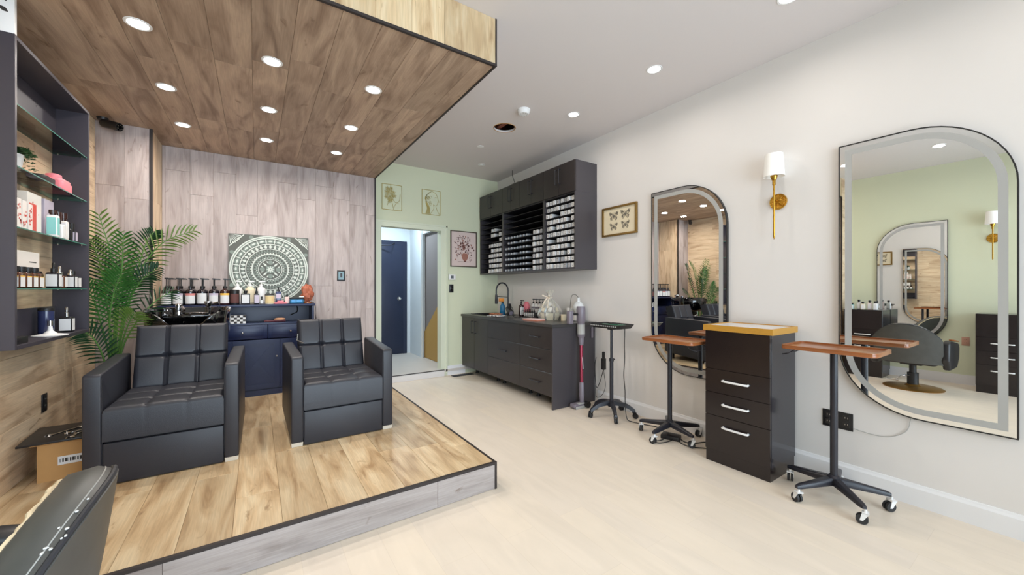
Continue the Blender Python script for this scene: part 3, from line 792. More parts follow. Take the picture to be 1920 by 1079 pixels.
square_bottle('spray_bottle', 'indigo bottle with dark nozzle standing behind a pink case', 'bottle', 0.205, 4.96, ZT, 0.055, 0.055, 0.135, 0.185, M['bluebottle'], M['lav'], M['blk'], drop=True, lz=(0.45, 0.8))
b = MB(); b.box(-0.058, 0.058, -0.03, 0.03, 0, 0.016); b.box(-0.03, 0.03, -0.025, 0.025, 0.016, 0.034)
tag(b.build('pink_case', M['pink'], None, (0.222, 4.888, ZT), bevel=0.004), 'flat pink case in front of the indigo bottle', 'case')
square_bottle('serum_bottle', 'small pink serum bottle with black dropper on the navy console', 'bottle', 0.287, 4.945, ZT, 0.04, 0.04, 0.075, 0.13, M['pale_pink'], M['pale_pink'], M['blk'], drop=True, neck=0.010)
t = thing('product_box', 'blue flat tub with light blue label beside the salt rock', 'tub', (0.376, 4.90, ZT))
b = MB(); b.box(-0.068, 0.068, -0.035, 0.035, 0, 0.052); b.build('tub_body', M['blue'], t, bevel=0.010, seg=3)
b = MB(); b.box(-0.070, 0.070, -0.037, 0.037, 0.052, 0.068); b.build('lid', M['blk'], t, bevel=0.004)
b = MB(); b.box(-0.052, -0.012, -0.0364, -0.034, 0.014, 0.042); b.box(-0.002, 0.052, -0.0364, -0.034, 0.016, 0.04); b.build('paper_label', M['blue_light'], t, smooth=False)
b = MB(); b.box(-0.024, 0.024, -0.012, 0.012, 0.0, 0.012); tag(b.build('white_clip', M['white'], None, (0.425, 4.905, ZT+0.068), bevel=0.003), 'small white clip on top of the blue tub', 'clip')
# salt rock lamp
t = thing('salt_lamp', 'rough orange salt rock lamp on the end of the navy console', 'salt lamp', (0.488, 4.955, ZT))
rng = random.Random(3)
b = MB(); b.ball((0, 0, 0.115), 0.062, 0.05, 0.098, 16, 12, 0.2, rng)
for v in b.bm.verts: v.co.z = max(0.014, v.co.z)
b.build('rock', M['salt'], t, ang=20)
b = MB(); b.lathe([(0, 0), (0.045, 0), (0.045, 0.016), (0, 0.016)], 20); b.build('wood_base', M['walnut'], t)
# lamp cord hanging by the console side
b = MB(); b.tube(smoothpath([(0.52, 4.96, ZT+0.004), (0.556, 4.94, ZT+0.002), (0.566, 4.92, 1.09), (0.562, 4.9, 1.02), (0.572, 4.91, 0.95), (0.564, 4.93, 0.85), (0.57, 5.0, 0.6), (0.58, 5.1, 0.36), (0.60, 5.16, 0.30)]), 0.0035, 6)
o = b.build('cord', M['blk'], t, tuple(-v for v in t.location))
# things in the open shelf
SH = 0.943
t = thing('checkered_box', 'black and white checkered box in the open shelf of the console', 'box', (-0.165, 4.91, SH))
b = MB(); b.box(-0.075, 0.075, -0.04, 0.04, 0, 0.085); b.build('box_body', M['white'], t)
b = MB()
for i in range(6):
    for j in range(4):
        if (i+j) % 2 == 0: b.box(-0.075+0.025*i, -0.05+0.025*i, -0.0408, -0.039, 0.0015+0.0208*j, 0.0015+0.0208*(j+1))
        if (i+j) % 2 == 0 and i < 3: b.box(0.074, 0.0758, -0.04+0.0266*i, -0.0134+0.0266*i, 0.0015+0.0208*j, 0.0015+0.0208*(j+1))
b.build('check_squares', M['ink'], t, smooth=False)
t = thing('hair_brush', 'dark red-handled hair brush with pale bristle head in the open shelf', 'hair brush', (0.17, 4.895, SH+0.0125))
b = MB(); b.tube([(-0.10, 0, 0), (-0.06, 0, 0.0), (-0.02, 0, 0.0), (0.02, 0, 0), (0.10, 0, 0)], [0.010, 0.0125, 0.010, 0.011, 0.011], 12); b.build('handle', mat('maroon_plastic', (92, 26, 40), 0.4), t)
b = MB(); b.ball((0.045, 0, 0.018), 0.055, 0.024, 0.016); b.build('bristle_head', mat('peach_plastic', (226, 168, 130), 0.5), t)
b = MB(); b.tube(smoothpath([(0.40, 5.150, 1.10), (0.405, 5.148, 1.06), (0.395, 5.146, 1.03), (0.36, 5.146, 1.015), (0.335, 5.148, 1.0)]), 0.006, 8)
tag(b.build('wall_hook_cable', M['blk'], None), 'short black cable end against the back of the open shelf', 'cable')

# ================================================================== MANDALA PANEL
S = 0.77
t = thing('mandala_panel', 'square carved sage and white mandala panel leaning on the plank wall', 'wall art', (0.135, 5.128, ZT), 0)
t.rotation_euler = (R(-2.6), 0, 0)
b = MB(); b.box(-S/2, S/2, 0, 0.014, 0, S); b.build('panel', M['sage_dk'], t)
cz = S/2 + 0.0
def ring_strip(b, r0, r1, y0, n=72, clip=True):
    A, B = [], []
    for k in range(n):
        a = 2*PI*k/n
        A.append(b.bm.verts.new((r0*math.cos(a), y0, cz + r0*math.sin(a)))); B.append(b.bm.verts.new((r1*math.cos(a), y0, cz + r1*math.sin(a))))
    A2 = [b.bm.verts.new((v.co.x, 0, v.co.z)) for v in A]; B2 = [b.bm.verts.new((v.co.x, 0, v.co.z)) for v in B]
    for k in range(n):
        q = (k+1) % n
        b.face([A[k], A[q], B[q], B[k]]); b.face([A2[k], A2[q], A[q], A[k]]); b.face([B[k], B[q], B2[q], B2[k]])
def petal(b, r, a, ln, wd, y0, n=8, off=0.0):
    ca, sa = math.cos(a), math.sin(a)
    out = []
    for k in range(2*n):
        th = 2*PI*k/(2*n)
        u_ = r + ln/2*math.cos(th); v_ = wd/2*math.sin(th)*(1 - 0.25*math.cos(th))
        out.append((u_*ca - v_*sa, cz + u_*sa + v_*ca))
    if any(abs(x) > S/2 or z < 0 or z > S for x, z in out): return
    b.prism([(x, y0, z) for x, z in out], (0, -y0, 0))
L1, L2 = MB(), MB()
for r0, r1 in ((0.368, 0.380), (0.348, 0.360), (0.282, 0.292), (0.228, 0.236), (0.168, 0.180), (0.110, 0.117)): ring_strip(L1, r0, r1, -0.004)
for r0, r1 in ((0.360, 0.368), (0.196, 0.201), (0.160, 0.166)): ring_strip(L2, r0, r1, -0.003)
for k in range(24): petal(L2, 0.320, 2*PI*k/24, 0.044, 0.078, -0.003); petal(L1, 0.320, 2*PI*(k+0.5)/24, 0.056, 0.012, -0.005)
for k in range(24): petal(L1, 0.320, 2*PI*k/24, 0.018, 0.040, -0.005)
for k in range(36): petal(L1, 0.259, 2*PI*k/36, 0.040, 0.026, -0.004); petal(L2, 0.262, 2*PI*(k+.5)/36, 0.030, 0.012, -0.005)
for k in range(48): petal(L2, 0.213, 2*PI*k/48, 0.020, 0.018, -0.004)
for k in range(40): petal(L1, 0.185, 2*PI*k/40, 0.014, 0.012, -0.004)
for k in range(30): petal(L2, 0.140, 2*PI*k/30, 0.036, 0.018, -0.004); petal(L1, 0.130, 2*PI*(k+.5)/30, 0.014, 0.010, -0.005)
for k in range(4):
    a = PI/4 + PI/2*k
    petal(L1, 0.075, a, 0.05, 0.018, -0.005); petal(L2, 0.078, a+PI/4, 0.05, 0.05, -0.004)
    for q in (-0.35, 0.35): petal(L1, 0.088, a+q+PI/4, 0.022, 0.010, -0.005)
    petal(L1, 0.022, a, 0.034, 0.014, -0.006); petal(L1, 0.022, a+PI/4, 0.034, 0.010, -0.006)
L2.box(-0.040, 0.040, -0.004, 0, cz-0.040, cz+0.040)
for sx in (-1, 1):
    for sz in (-1, 1):
        for k in range(7):
            a0 = R(6 + 13*k)
            ox_, oz_ = sx*(S/2-0.008), cz + sz*(S/2-0.008)
            d0, d1 = 0.012, 0.105
            dx, dz = -sx*math.cos(a0), -sz*math.sin(a0)
            p0 = Vector((ox_+dx*d0, 0, oz_+dz*d0)); p1 = Vector((ox_+dx*d1, 0, oz_+dz*d1)); nn = Vector((-dz, 0, dx))*0.005
            L1.prism([p0 + Vector((0, -0.004, 0)), p1 + nn + Vector((0, -0.004, 0)), p1 - nn + Vector((0, -0.004, 0))], (0, 0.004, 0))
        c0 = Vector((sx*(S/2-0.002), -0.005, cz + sz*(S/2-0.135))); c1 = Vector((sx*(S/2-0.135), -0.005, cz + sz*(S/2-0.002))); dd = Vector((-sx*0.007, 0, -sz*0.007))
        L1.prism([c0, c1, c1+dd, c0+dd], (0, 0.005, 0))
        for a_ in (0.32, 0.47): 
            for w_ in (0, 1):
                aa = math.atan2(sz, sx) + (a_-0.395)*4.2
                petal(L2, 0.425 if w_ else 0.40, aa, 0.04, 0.04, -0.003)
L1.build('carved_white_relief', M['sage_lt'], t, smooth=False)
L2.build('carved_sage_relief', M['sage_md'], t, smooth=False)
# black wall control on the plank wall
t = thing('wall_control', 'black square wall control plate on the plank back wall', 'wall switch', (0.884, YB, 1.47))
b = MB(); b.box(-0.046, 0.046, -0.010, 0, -0.065, 0.065); b.build('plate', M['blk'], t, bevel=0.003)
b = MB(); b.box(-0.032, 0.030, -0.0135, -0.010, -0.050, 0.048); b.build('screen', mat('teal_grey_screen', (92, 124, 130), 0.2), t)
b = MB(); b.box(-0.010, 0.012, -0.0155, -0.0135, -0.022, 0.03); b.build('icon', M['blk'], t, smooth=False)
# ================================================================== WALL SHELF UNIT
SX0, SX1, SY0, SY1, SZ0, SZ1 = XL, -0.98, 2.905, 3.913, 1.0, 2.55
t = thing('wall_shelf_unit', 'dark laminate wall shelf unit with glass shelves on the plank wall', 'shelf unit', (SX0, (SY0+SY1)/2, SZ0))
def sb(x0, x1, y0, y1, z0, z1): return (x0-SX0, x1-SX0, y0-(SY0+SY1)/2, y1-(SY0+SY1)/2, z0-SZ0, z1-SZ0)
shm = mat('charcoal_laminate', (62, 58, 66), 0.4, noise=0.08, scale=30, stretch=(1, 1, 12))
for nme, a in (('side_panel', (SX0+0.001, SX1, SY0, SY0+0.02, SZ0, SZ1)), ('side_panel', (SX0+0.001, SX1, SY1-0.02, SY1, SZ0, SZ1)), ('top_panel', (SX0+0.001, SX1, SY0+0.02, SY1-0.02, SZ1-0.02, SZ1)),
               ('bottom_panel', (SX0+0.001, SX1, SY0+0.02, SY1-0.02, SZ0, SZ0+0.02)), ('back_rail', (SX0+0.001, SX0+0.016, SY0+0.02, SY1-0.02, SZ0+0.02, 1.185)), ('back_rail', (SX0+0.001, SX0+0.016, SY0+0.02, SY1-0.02, 2.34, SZ1-0.02))):
    b = MB(); b.box(*sb(*a)); b.build(nme, shm, t, bevel=0.001, seg=1)
GZ = [1.306, 1.613, 1.917, 2.225]
for z in GZ:
    b = MB(); b.box(*sb(SX0+0.004, SX1-0.008, SY0+0.021, SY1-0.021, z-0.006, z))
    o = b.build('glass_shelf', [M['glass'], M['glass_edge']], t, smooth=False)
    for p in o.data.polygons:
        if abs(p.normal.z) < 0.5: p.material_index = 1
    for (x, y) in ((SX0+0.03, SY0+0.026), (SX1-0.03, SY0+0.026), (SX0+0.03, SY1-0.026), (SX1-0.03, SY1-0.026)):
        b = MB(); b.cyl((x-SX0, y-(SY0+SY1)/2-0.006, z-0.0095-SZ0), (x-SX0, y-(SY0+SY1)/2+0.006, z-0.0095-SZ0), 0.0035, None, 8); b.build('shelf_pin', M['silver'], o)
for (y, z) in ((3.18, 1.06), (3.18, 1.14), (3.62, 2.44), (3.3, 2.44)):
    b = MB(); b.cyl((0.016, y-(SY0+SY1)/2, z-SZ0), (0.0185, y-(SY0+SY1)/2, z-SZ0), 0.005, None, 10); b.build('screw_cap', M['silver'], t)
# white printed box on top of the shelf
t = thing('printed_panel', 'white panel with dark leaf print standing on top of the shelf unit', 'panel', (-1.062, 2.919, SZ1))
b = MB(); b.box(-0.08, 0.08, -0.012, 0.012, 0, 0.19); b.build('board', M['white'], t, bevel=0.002)
b = MB()
for (cx, cz_, a, s) in ((-0.02, 0.13, 0.5, 1.0), (0.02, 0.15, -0.4, 0.9), (0.045, 0.11, 0.9, 0.8), (-0.05, 0.09, -0.8, 0.8), (0.0, 0.07, 0.1, 0.8), (0.05, 0.165, 0.2, .7)):
    for yy in (-0.0126,):
        pts = [(cx + s*0.012*math.sin(PI*k/6)*math.cos(a) - s*0.05*(k/6-.5)*math.sin(a), yy, cz_ + s*0.012*math.sin(PI*k/6)*math.sin(a) + s*0.05*(k/6-.5)*math.cos(a)) for k in range(7)] + \
              [(cx - s*0.012*math.sin(PI*k/6)*math.cos(a) - s*0.05*(k/6-.5)*math.sin(a), yy, cz_ - s*0.012*math.sin(PI*k/6)*math.sin(a) + s*0.05*(k/6-.5)*math.cos(a)) for k in range(5, 0, -1)]
        b.poly(pts)
b.build('leaf_print', M['ink'], t, smooth=False, fixn=False)['kind'] = 'stuff'

# ---------------------------------------------------------------- goods on the glass shelves (they face +X)
def card_box(name, label, x, y, z, dx, dy, h, mb, panel=None, marks=None, group=None, cat='box'):
    t = thing(name, label, cat, (x, y, z), 0, group)
    b = MB(); b.box(-dx/2, dx/2, -dy/2, dy/2, 0, h); b.build('carton', mb, t, bevel=0.001, seg=1)
    if panel:
        b = MB()
        for (pm, y0, y1, z0, z1) in panel:
            b = MB(); b.box(dx/2-0.0005, dx/2+0.0008, dy*(y0-0.5), dy*(y1-0.5), h*z0, h*z1)
            b.box(-dx*(y1-0.5), -dx*(y0-0.5), -dy/2-0.0008, -dy/2+0.0005, h*z0, h*z1)
            b.build('print_panel', pm, t, smooth=False)
    if marks:
        rng = random.Random(int(y*1000)); b = MB()
        for k in range(marks):
            yy = rng.uniform(-0.36, 0.36)*dy; zz = rng.uniform(0.12, 0.85)*h; s = rng.uniform(0.003, 0.007)
            b.prism([(dx/2+0.0009, yy + s*math.cos(a_)*rng.uniform(.6, 1.2), zz + s*math.sin(a_)*rng.uniform(.6, 1.5)) for a_ in [2*PI*q/6 for q in range(6)]], (0.0004, 0, 0))
        b.build('print_flowers', M['red'], t, smooth=False)
    return t
card = mat('off_white_card', (226, 220, 214), 0.55)
z = GZ[1]
card_box('gift_carton', 'small white carton with red flower print next to the shelf side panel', -1.03, 3.035, z, 0.04, 0.045, 0.155, card, None, 12, 'small flower-print cartons')
card_box('gift_carton', 'small flower-print carton, middle of the three before the tall cartons', -1.03, 3.092, z, 0.04, 0.045, 0.152, card, None, 12, 'small flower-print cartons')
card_box('gift_carton', 'small white carton with red flower print standing before the red panel', -1.03, 3.155, z, 0.04, 0.045, 0.145, card, None, 12, 'small flower-print cartons')
card_box('tall_carton', 'tall white carton with red panel half hidden behind the flower cartons', -1.095, 3.13, z, 0.06, 0.085, 0.225, card, [(M['red'], 0.05, 0.97, 0.06, 0.72)])
card_box('tall_carton', 'tall white carton with a broad red panel and flower edge', -1.09, 3.335, z, 0.075, 0.165, 0.232, card, [(M['red'], 0.12, 0.62, 0.08, 0.74)], 6)
def shelf_bottle(label, x, y, z, wx, hb, ht, mb, ml, cm, neck=0.012, drop=False, name='bottle', group=None):
    t = square_bottle(name, label, 'bottle', x, y, z, wx, wx, hb, ht, mb, ml, cm, group, neck, drop)
    return t
shelf_bottle('teal and white printed bottle with brown cap on the glass shelf', -1.02, 3.462, z, 0.045, 0.135, 0.165, M['white'], M['teal'], M['brownbottle'], 0.018)
card_box('lavender_carton', 'tall lavender carton at the back of the glass shelf', -1.10, 3.555, z, 0.075, 0.125, 0.235, M['lav'], None)
shelf_bottle('white bottle with maroon pump standing before the lavender carton', -1.02, 3.535, z, 0.05, 0.09, 0.165, M['white'], M['paper'], M['brownbottle'], 0.016)
shelf_bottle('white tube bottle with amber base beside the lavender carton', -1.02, 3.61, z, 0.04, 0.12, 0.17, card, M['paper'], M['brownbottle'], 0.018)
card_box('white_carton', 'white carton with rounded look at the end of the middle glass shelf', -1.09, 3.775, z, 0.07, 0.105, 0.135, card)
shelf_bottle('black bottle with pale label before the white carton', -1.02, 3.745, z, 0.044, 0.075, 0.125, M['blk'], M['lav'], M['blk'], 0.014)
shelf_bottle('short black bottle at the foot of the lavender carton', -1.02, 3.685, z, 0.034, 0.08, 0.115, M['blk'], M['blk'], M['blk'], 0.012)
# upper glass shelf
z = GZ[2]
t = thing('trailing_plant', 'small trailing green plant in a white pot on the upper glass shelf', 'potted plant', (-1.055, 3.085, z))
b = MB(); b.lathe([(0, 0), (0.034, 0), (0.045, 0.085), (0.040, 0.085), (0.036, 0.07), (0, 0.07)], 20); b.build('pot', M['white'], t)
b = MB(); rng = random.Random(9)
for s in range(16):
    a = rng.uniform(-1.2, 1.9); r0 = rng.uniform(0.02, 0.04); dn = rng.uniform(0.03, 0.115); out = rng.uniform(0.03, 0.07)
    path = smoothpath([(0.01*math.cos(a), 0.01*math.sin(a), 0.075), (r0*math.cos(a), r0*math.sin(a), 0.12), (out*math.cos(a), out*math.sin(a), 0.10), ((out+0.01)*math.cos(a), (out+0.01)*math.sin(a), 0.125-dn)], 5)
    for q, p in enumerate(path):
        for e in (0, 1):
            aa = rng.uniform(0, 2*PI); c = p + Vector((0.009*math.cos(aa), 0.009*math.sin(aa), rng.uniform(-0.004, 0.004)))
            c.z = max(c.z, 0.008)
            u_ = Vector((math.cos(aa), math.sin(aa), rng.uniform(-.4, .4))).normalized()*0.010; v_ = u_.cross(Vector((rng.uniform(-1, 1), rng.uniform(-1, 1), 1))).normalized()*0.006
            b.poly([c-u_, c+v_, c+u_, c-v_])
b.build('foliage', mat('small_leaf_green', (52, 84, 48), 0.5), t, smooth=False, fixn=False)
t = thing('hat_box', 'low black round-cornered box on the upper glass shelf', 'box', (-1.07, 3.40, z))
b = MB(); b.prism([(x, y, 0) for x, y in rrect(0.12, 0.17, 0.03)], (0, 0, 0.045)); b.build('box_body', M['blk'], t, bevel=0.004)
t = thing('pink_jar_set', 'pink tub with round pink lid on the upper glass shelf', 'tub', (-1.06, 3.635, z))
b = MB(); b.prism([(x, y, 0) for x, y in rrect(0.11, 0.155, 0.022)], (0, 0, 0.062)); b.build('tub_body', M['pink'], t, bevel=0.005)
b = MB(); b.prism([(x, y, 0.062) for x, y in rrect(0.10, 0.145, 0.022)], (0, 0, 0.018)); b.build('lid', mat('soft_pink', (240, 152, 160), 0.4), t, bevel=0.004)
b = MB(); b.lathe([(0, 0.080), (0.034, 0.080), (0.036, 0.09), (0.034, 0.104), (0.02, 0.11), (0, 0.11)], 22, (0.0, -0.03, 0)); b.build('round_knob', M['pink'], t)
# fourth shelf
z = GZ[0]
card_box('stacked_carton', 'white carton at the bottom of the stacked pair on the lower glass shelf', -1.09, 3.19, z, 0.095, 0.30, 0.10, card)
card_box('stacked_carton', 'white carton with dark line stacked on another carton', -1.088, 3.19, z+0.10, 0.10, 0.31, 0.10, card, [(M['ink'], 0.62, 0.88, 0.42, 0.47)])
amb = None
for k, y in enumerate((3.015, 3.085, 3.155, 3.225)):
    lab = 'amber bottle with white and yellow label, %s in the row before the stacked cartons' % ('first', 'second', 'third', 'last')[k]
    if amb is None:
        amb = square_bottle('amber_bottle', lab, 'bottle', -1.02, y, z, 0.058, 0.062, 0.082, 0.112, M['amber'], M['paper'], M['blk'], 'amber bottles on the lower glass shelf', 0.018, False, (0.08, 0.74))
        b = MB(); b.box(0.0285, 0.0302, -0.024, 0.024, 0.058, 0.063); b.box(-0.0245, 0.0245, -0.0322, -0.0302, 0.058, 0.063); b.build('yellow_stripe', M['yellow'], amb, smooth=False)
    else: dup(amb, (-1.02, y, z), None, lab)
shelf_bottle('black dropper bottle with green-marked white label on the lower glass shelf', -1.02, 3.47, z, 0.055, 0.095, 0.155, M['darkbottle'], M['paper'], M['blk'], 0.013, True)
shelf_bottle('plain dark bottle behind the row on the lower glass shelf', -1.07, 3.40, z, 0.045, 0.10, 0.13, M['darkbottle'], M['darkbottle'], M['blk'], 0.014)
shelf_bottle('clear brown bottle with metal dropper on the lower glass shelf', -1.035, 3.61, z, 0.055, 0.08, 0.14, M['amber'], M['paper'], M['silver'], 0.012, True)
shelf_bottle('dark bottle with white label near the shelf end panel', -1.02, 3.72, z, 0.055, 0.085, 0.125, M['darkbottle'], M['paper'], M['silver'], 0.012, True)
shelf_bottle('squat white-labelled bottle against the shelf end panel', -1.03, 3.80, z, 0.065, 0.08, 0.118, M['darkbottle'], M['paper'], M['blk'], 0.012)
# bottom
z = SZ0 + 0.02
t = thing('display_stand', 'white round display stand base holding a dark tube', 'display stand', (-1.035, 3.475, z))
b = MB(); b.lathe([(0, 0), (0.075, 0), (0.075, 0.004), (0.03, 0.012), (0.012, 0.03), (0.008, 0.06), (0, 0.06)], 28); b.build('round_base', M['white'], t)
b = MB(); b.cyl((0, 0, 0.06), (0, 0, 0.09), 0.012, None, 14); b.build('post', M['chrome'], t)
t = cyl_jar('tube', 'glossy navy tube standing behind the white display stand', 'tube', -1.085, 3.585, z, 0.034, 0.165, M['bluebottle'], None, 0.02, M['blk'])
square_bottle('refill_bottle', 'black bottle with blank white label and spout on the shelf unit floor', 'bottle', -1.03, 3.70, z, 0.06, 0.06, 0.10, 0.165, M['blk'], M['paper'], M['silver'], None, 0.010, True)
b = MB(); b.box(-0.05, 0.05, -0.07, 0.07, 0, 0.035); tag(b.build('black_case', M['blk'], None, (-1.05, 3.03, z), bevel=0.003), 'flat black case in the bottom corner of the shelf unit', 'case')

# ================================================================== SECURITY CAMERA
t = thing('security_camera', 'black bullet security camera in the corner under the soffit', 'camera', (-1.085, 4.64, ZS))
b = MB(); b.lathe([(0, -0.02), (0.032, -0.02), (0.038, 0), (0, 0)], 20); b.cyl((0, 0, -0.02), (0.03, -0.03, -0.05), 0.012, None, 12); b.build('bracket', M['blk'], t)
d = Vector((0.80, -0.52, -0.25)).normalized()
b = MB(); p0 = Vector((0.0, -0.01, -0.045)); b.tube([p0, p0+d*0.012, p0+d*0.14, p0+d*0.15], [0.026, 0.034, 0.036, 0.034], 18); o = b.build('housing', M['blk'], t)
b = MB(); b.tube([p0+d*0.1495, p0+d*0.153], [0.028, 0.027], 18); g = b.build('lens_glass', M['gloss_blk'], o)
b = MB()
for k in range(6):
    u_ = d.orthogonal().normalized(); v_ = d.cross(u_); q = p0+d*0.1535+(u_*math.cos(k*PI/3)+v_*math.sin(k*PI/3))*0.019; b.tube([q, q+d*0.0015], 0.004, 8)
b.build('led', M['silver'], o)

# ================================================================== PALM
PB = Vector((-0.94, 4.30, ZP))
t = thing('palm_plant', 'tall artificial palm with long feathery fronds in the corner', 'potted palm', PB)
b = MB(); b.lathe([(0, 0), (0.095, 0), (0.125, 0.22), (0.13, 0.23), (0.118, 0.23), (0.112, 0.20), (0, 0.20)], 28); b.build('pot', M['blk'], t)
b = MB(); b.lathe([(0, 0.196), (0.111, 0.198), (0, 0.204)], 20); b.build('soil', M['soil'], t)
rng = random.Random(17)
def frond(pts, nrm, ln, material, droop=0.25, start=0.30, n=19, wl=0.0125):
    path = smoothpath([p - PB for p in [Vector(q) for q in pts]], 10)
    m = len(path)
    b = MB(); b.tube(path, [0.007*(1-0.8*i/(m-1)) + 0.0012 for i in range(m)], 6)
    o = b.build('frond_stem', M['stalk'], t)
    b = MB(); nrm = Vector(nrm).normalized()
    for k in range(n):
        f = start + (1-start)*k/(n-1)
        x = f*(m-1); i = min(int(x), m-2); p = path[i].lerp(path[i+1], x-i)
        tg = (path[min(i+2, m-1)] - path[max(i-1, 0)]).normalized()
        side = tg.cross(nrm).normalized()
        prof = math.sin(PI*min(1, 0.18 + 0.82*(1-(f-start)/(1-start))))**0.6 if f < 0.97 else 0.5
        prof = (0.55 + 0.45*math.sin(PI*(f-start)/(1-start)*0.8+0.35))*(1-0.35*((f-start)/(1-start))**3)
        for sgn in (-1, 1):
            L_ = ln*prof*rng.uniform(0.88, 1.08)
            fwd = 0.55 + 0.5*(f-start)/(1-start)
            d0 = (side*sgn + tg*fwd + nrm*rng.uniform(0.05, 0.30)).normalized()
            w0 = wl*rng.uniform(0.85, 1.15)
            wv = d0.cross(nrm).normalized()
            q0 = p; q1 = p + d0*L_*0.35; q2 = p + d0*L_*0.72 + Vector((0, 0, -droop*L_*0.22)); q3 = p + d0*L_ + Vector((0, 0, -droop*L_*0.6)) - nrm*0.02*droop
            up = nrm*w0*0.28
            ce = [b.bm.verts.new(q0), b.bm.verts.new(q1 - up), b.bm.verts.new(q2 - up*0.7), b.bm.verts.new(q3)]
            for e in (-1, 1):
                ed = [b.bm.verts.new(q0 + wv*w0*0.2*e), b.bm.verts.new(q1 + wv*w0*0.55*e + up), b.bm.verts.new(q2 + wv*w0*0.42*e + up*0.7)]
                b.face([ce[0], ed[0], ed[1], ce[1]]); b.face([ce[1], ed[1], ed[2], ce[2]]); b.face([ce[2], ed[2], ce[3]])
    b.build('leaflets', material, o, smooth=False, fixn=False)
B0 = (-0.94, 4.30, 0.40)
def fr(*a, **k): frond([B0] + a[0], *a[1:], **k)
fr([(-0.925, 4.32, 0.80), (-0.872, 4.33, 1.224), (-0.782, 4.33, 1.489), (-0.643, 4.30, 1.698), (-0.45, 4.25, 1.80)], (-0.25, -0.9, 0.35) , 0.20, M['leaf3'], start=0.45)
fr([(-0.93, 4.36, 0.80), (-0.86, 4.45, 1.312), (-0.80, 4.50, 1.66), (-0.745, 4.52, 1.80)], (-0.2, -0.9, 0.2) , 0.17, M['leaf2'], start=0.5)
fr([(-0.947, 4.3, 0.80), (-0.93, 4.3, 1.226), (-0.955, 4.28, 1.566), (-1.01, 4.24, 1.87)], (0.45, -0.85, 0.2), 0.20, M['leaf3'], start=0.48)
fr([(-0.934, 4.3, 0.80), (-0.91, 4.28, 1.225), (-0.885, 4.25, 1.50), (-0.868, 4.20, 1.72)], (0.2, -0.95, 0.2) , 0.18, M['leaf1'], start=0.42)
fr([(-0.943, 4.22, 0.774), (-0.935, 4.16, 1.063), (-0.90, 4.10, 1.27), (-0.845, 4.04, 1.42)], (0.2, -0.95, 0.25) , 0.20, M['leaf1'], start=0.48)
fr([(-0.905, 4.22, 0.72), (-0.85, 4.11, 0.92), (-0.80, 4.03, 1.05), (-0.765, 3.98, 1.12)], (0.1, -0.95, 0.25), 0.17, M['leaf3'], start=0.5, n=12, wl=0.0105)
fr([(-0.91, 4.36, 0.80), (-0.83, 4.42, 1.03), (-0.73, 4.47, 1.19), (-0.62, 4.5, 1.28)], (-0.3, -0.9, 0.4), 0.17, M['leaf2'], start=0.5, n=12, wl=0.0105)
fr([(-0.96, 4.34, 0.80), (-1.0, 4.36, 1.226), (-1.03, 4.34, 1.50), (-1.07, 4.31, 1.68)], (0.6, -0.8, 0.1), 0.17, M['leaf2'], start=0.48)
fr([(-0.955, 4.25, 0.75), (-0.98, 4.18, 1.0), (-1.005, 4.12, 1.2), (-1.045, 4.06, 1.33)], (0.6, -0.8, 0.2), 0.19, M['leaf1'], start=0.46, n=15)
fr([(-0.955, 4.24, 0.60), (-0.975, 4.16, 0.80), (-1.005, 4.10, 0.93), (-1.05, 4.05, 1.0)], (0.6, -0.8, 0.2), 0.19, M['leaf2'], start=0.42, n=15)
fr([(-0.92, 4.28, 0.80), (-0.86, 4.25, 1.15), (-0.77, 4.20, 1.36), (-0.66, 4.14, 1.47)], (-0.2, -0.9, 0.35) , 0.17, M['leaf2'], start=0.48)
fr([(-0.95, 4.36, 0.80), (-0.97, 4.46, 1.15), (-0.99, 4.55, 1.40), (-1.0, 4.6, 1.52)], (0.1, -0.95, 0.3), 0.14, M['leaf2'], start=0.5, n=12, wl=0.0105)

# ================================================================== CARDBOARD BOX WITH TOOLS
t = thing('cardboard_box', 'open brown cardboard box on the platform beside the armchair arm', 'cardboard box', (-0.965, 3.50, ZP), R(4))
bw, bd, bh = 0.20, 0.24, 0.215
b = MB()
for a in ((-bw/2, bw/2, -bd/2, -bd/2+0.004, 0, bh), (-bw/2, bw/2, bd/2-0.004, bd/2, 0, bh), (-bw/2, -bw/2+0.004, -bd/2+0.004, bd/2-0.004, 0, bh), (bw/2-0.004, bw/2, -bd/2+0.004, bd/2-0.004, 0, bh), (-bw/2+0.004, bw/2-0.004, -bd/2+0.004, bd/2-0.004, 0, 0.004)): b.box(*a)
b.build('box_body', M['card'], t, smooth=False)
b = MB(); b.prism([(-bw/2, -bd/2, bh), (bw/2, -bd/2, bh), (bw/2+0.01, -bd/2-0.035, bh+0.012), (-bw/2-0.02, -bd/2-0.035, bh+0.012)], (0, 0, 0.003)); b.build('flap', M['card'], t, smooth=False)
b = MB(); b.box(-0.02, 0.085, -bd/2-0.0012, -bd/2+0.001, 0.085, 0.135); lb = b.build('shipping_label', M['paper'], t, smooth=False)
b = MB()
for k in range(9): b.box(-0.012+0.010*k, -0.012+0.010*k+0.003+0.003*(k % 3), -bd/2-0.0018, -bd/2-0.001, 0.10, 0.122)
b.build('bar_print', M['ink'], lb, smooth=False)
t = thing('tool_tray', 'black flat lid board with silver tools resting on the cardboard box', 'tray', (-0.965, 3.50, ZP+bh+0.0155), R(4))
b = MB(); b.box(-0.17, 0.125, -0.16, 0.22, 0, 0.012); b.build('board', M['blk'], t, bevel=0.002)
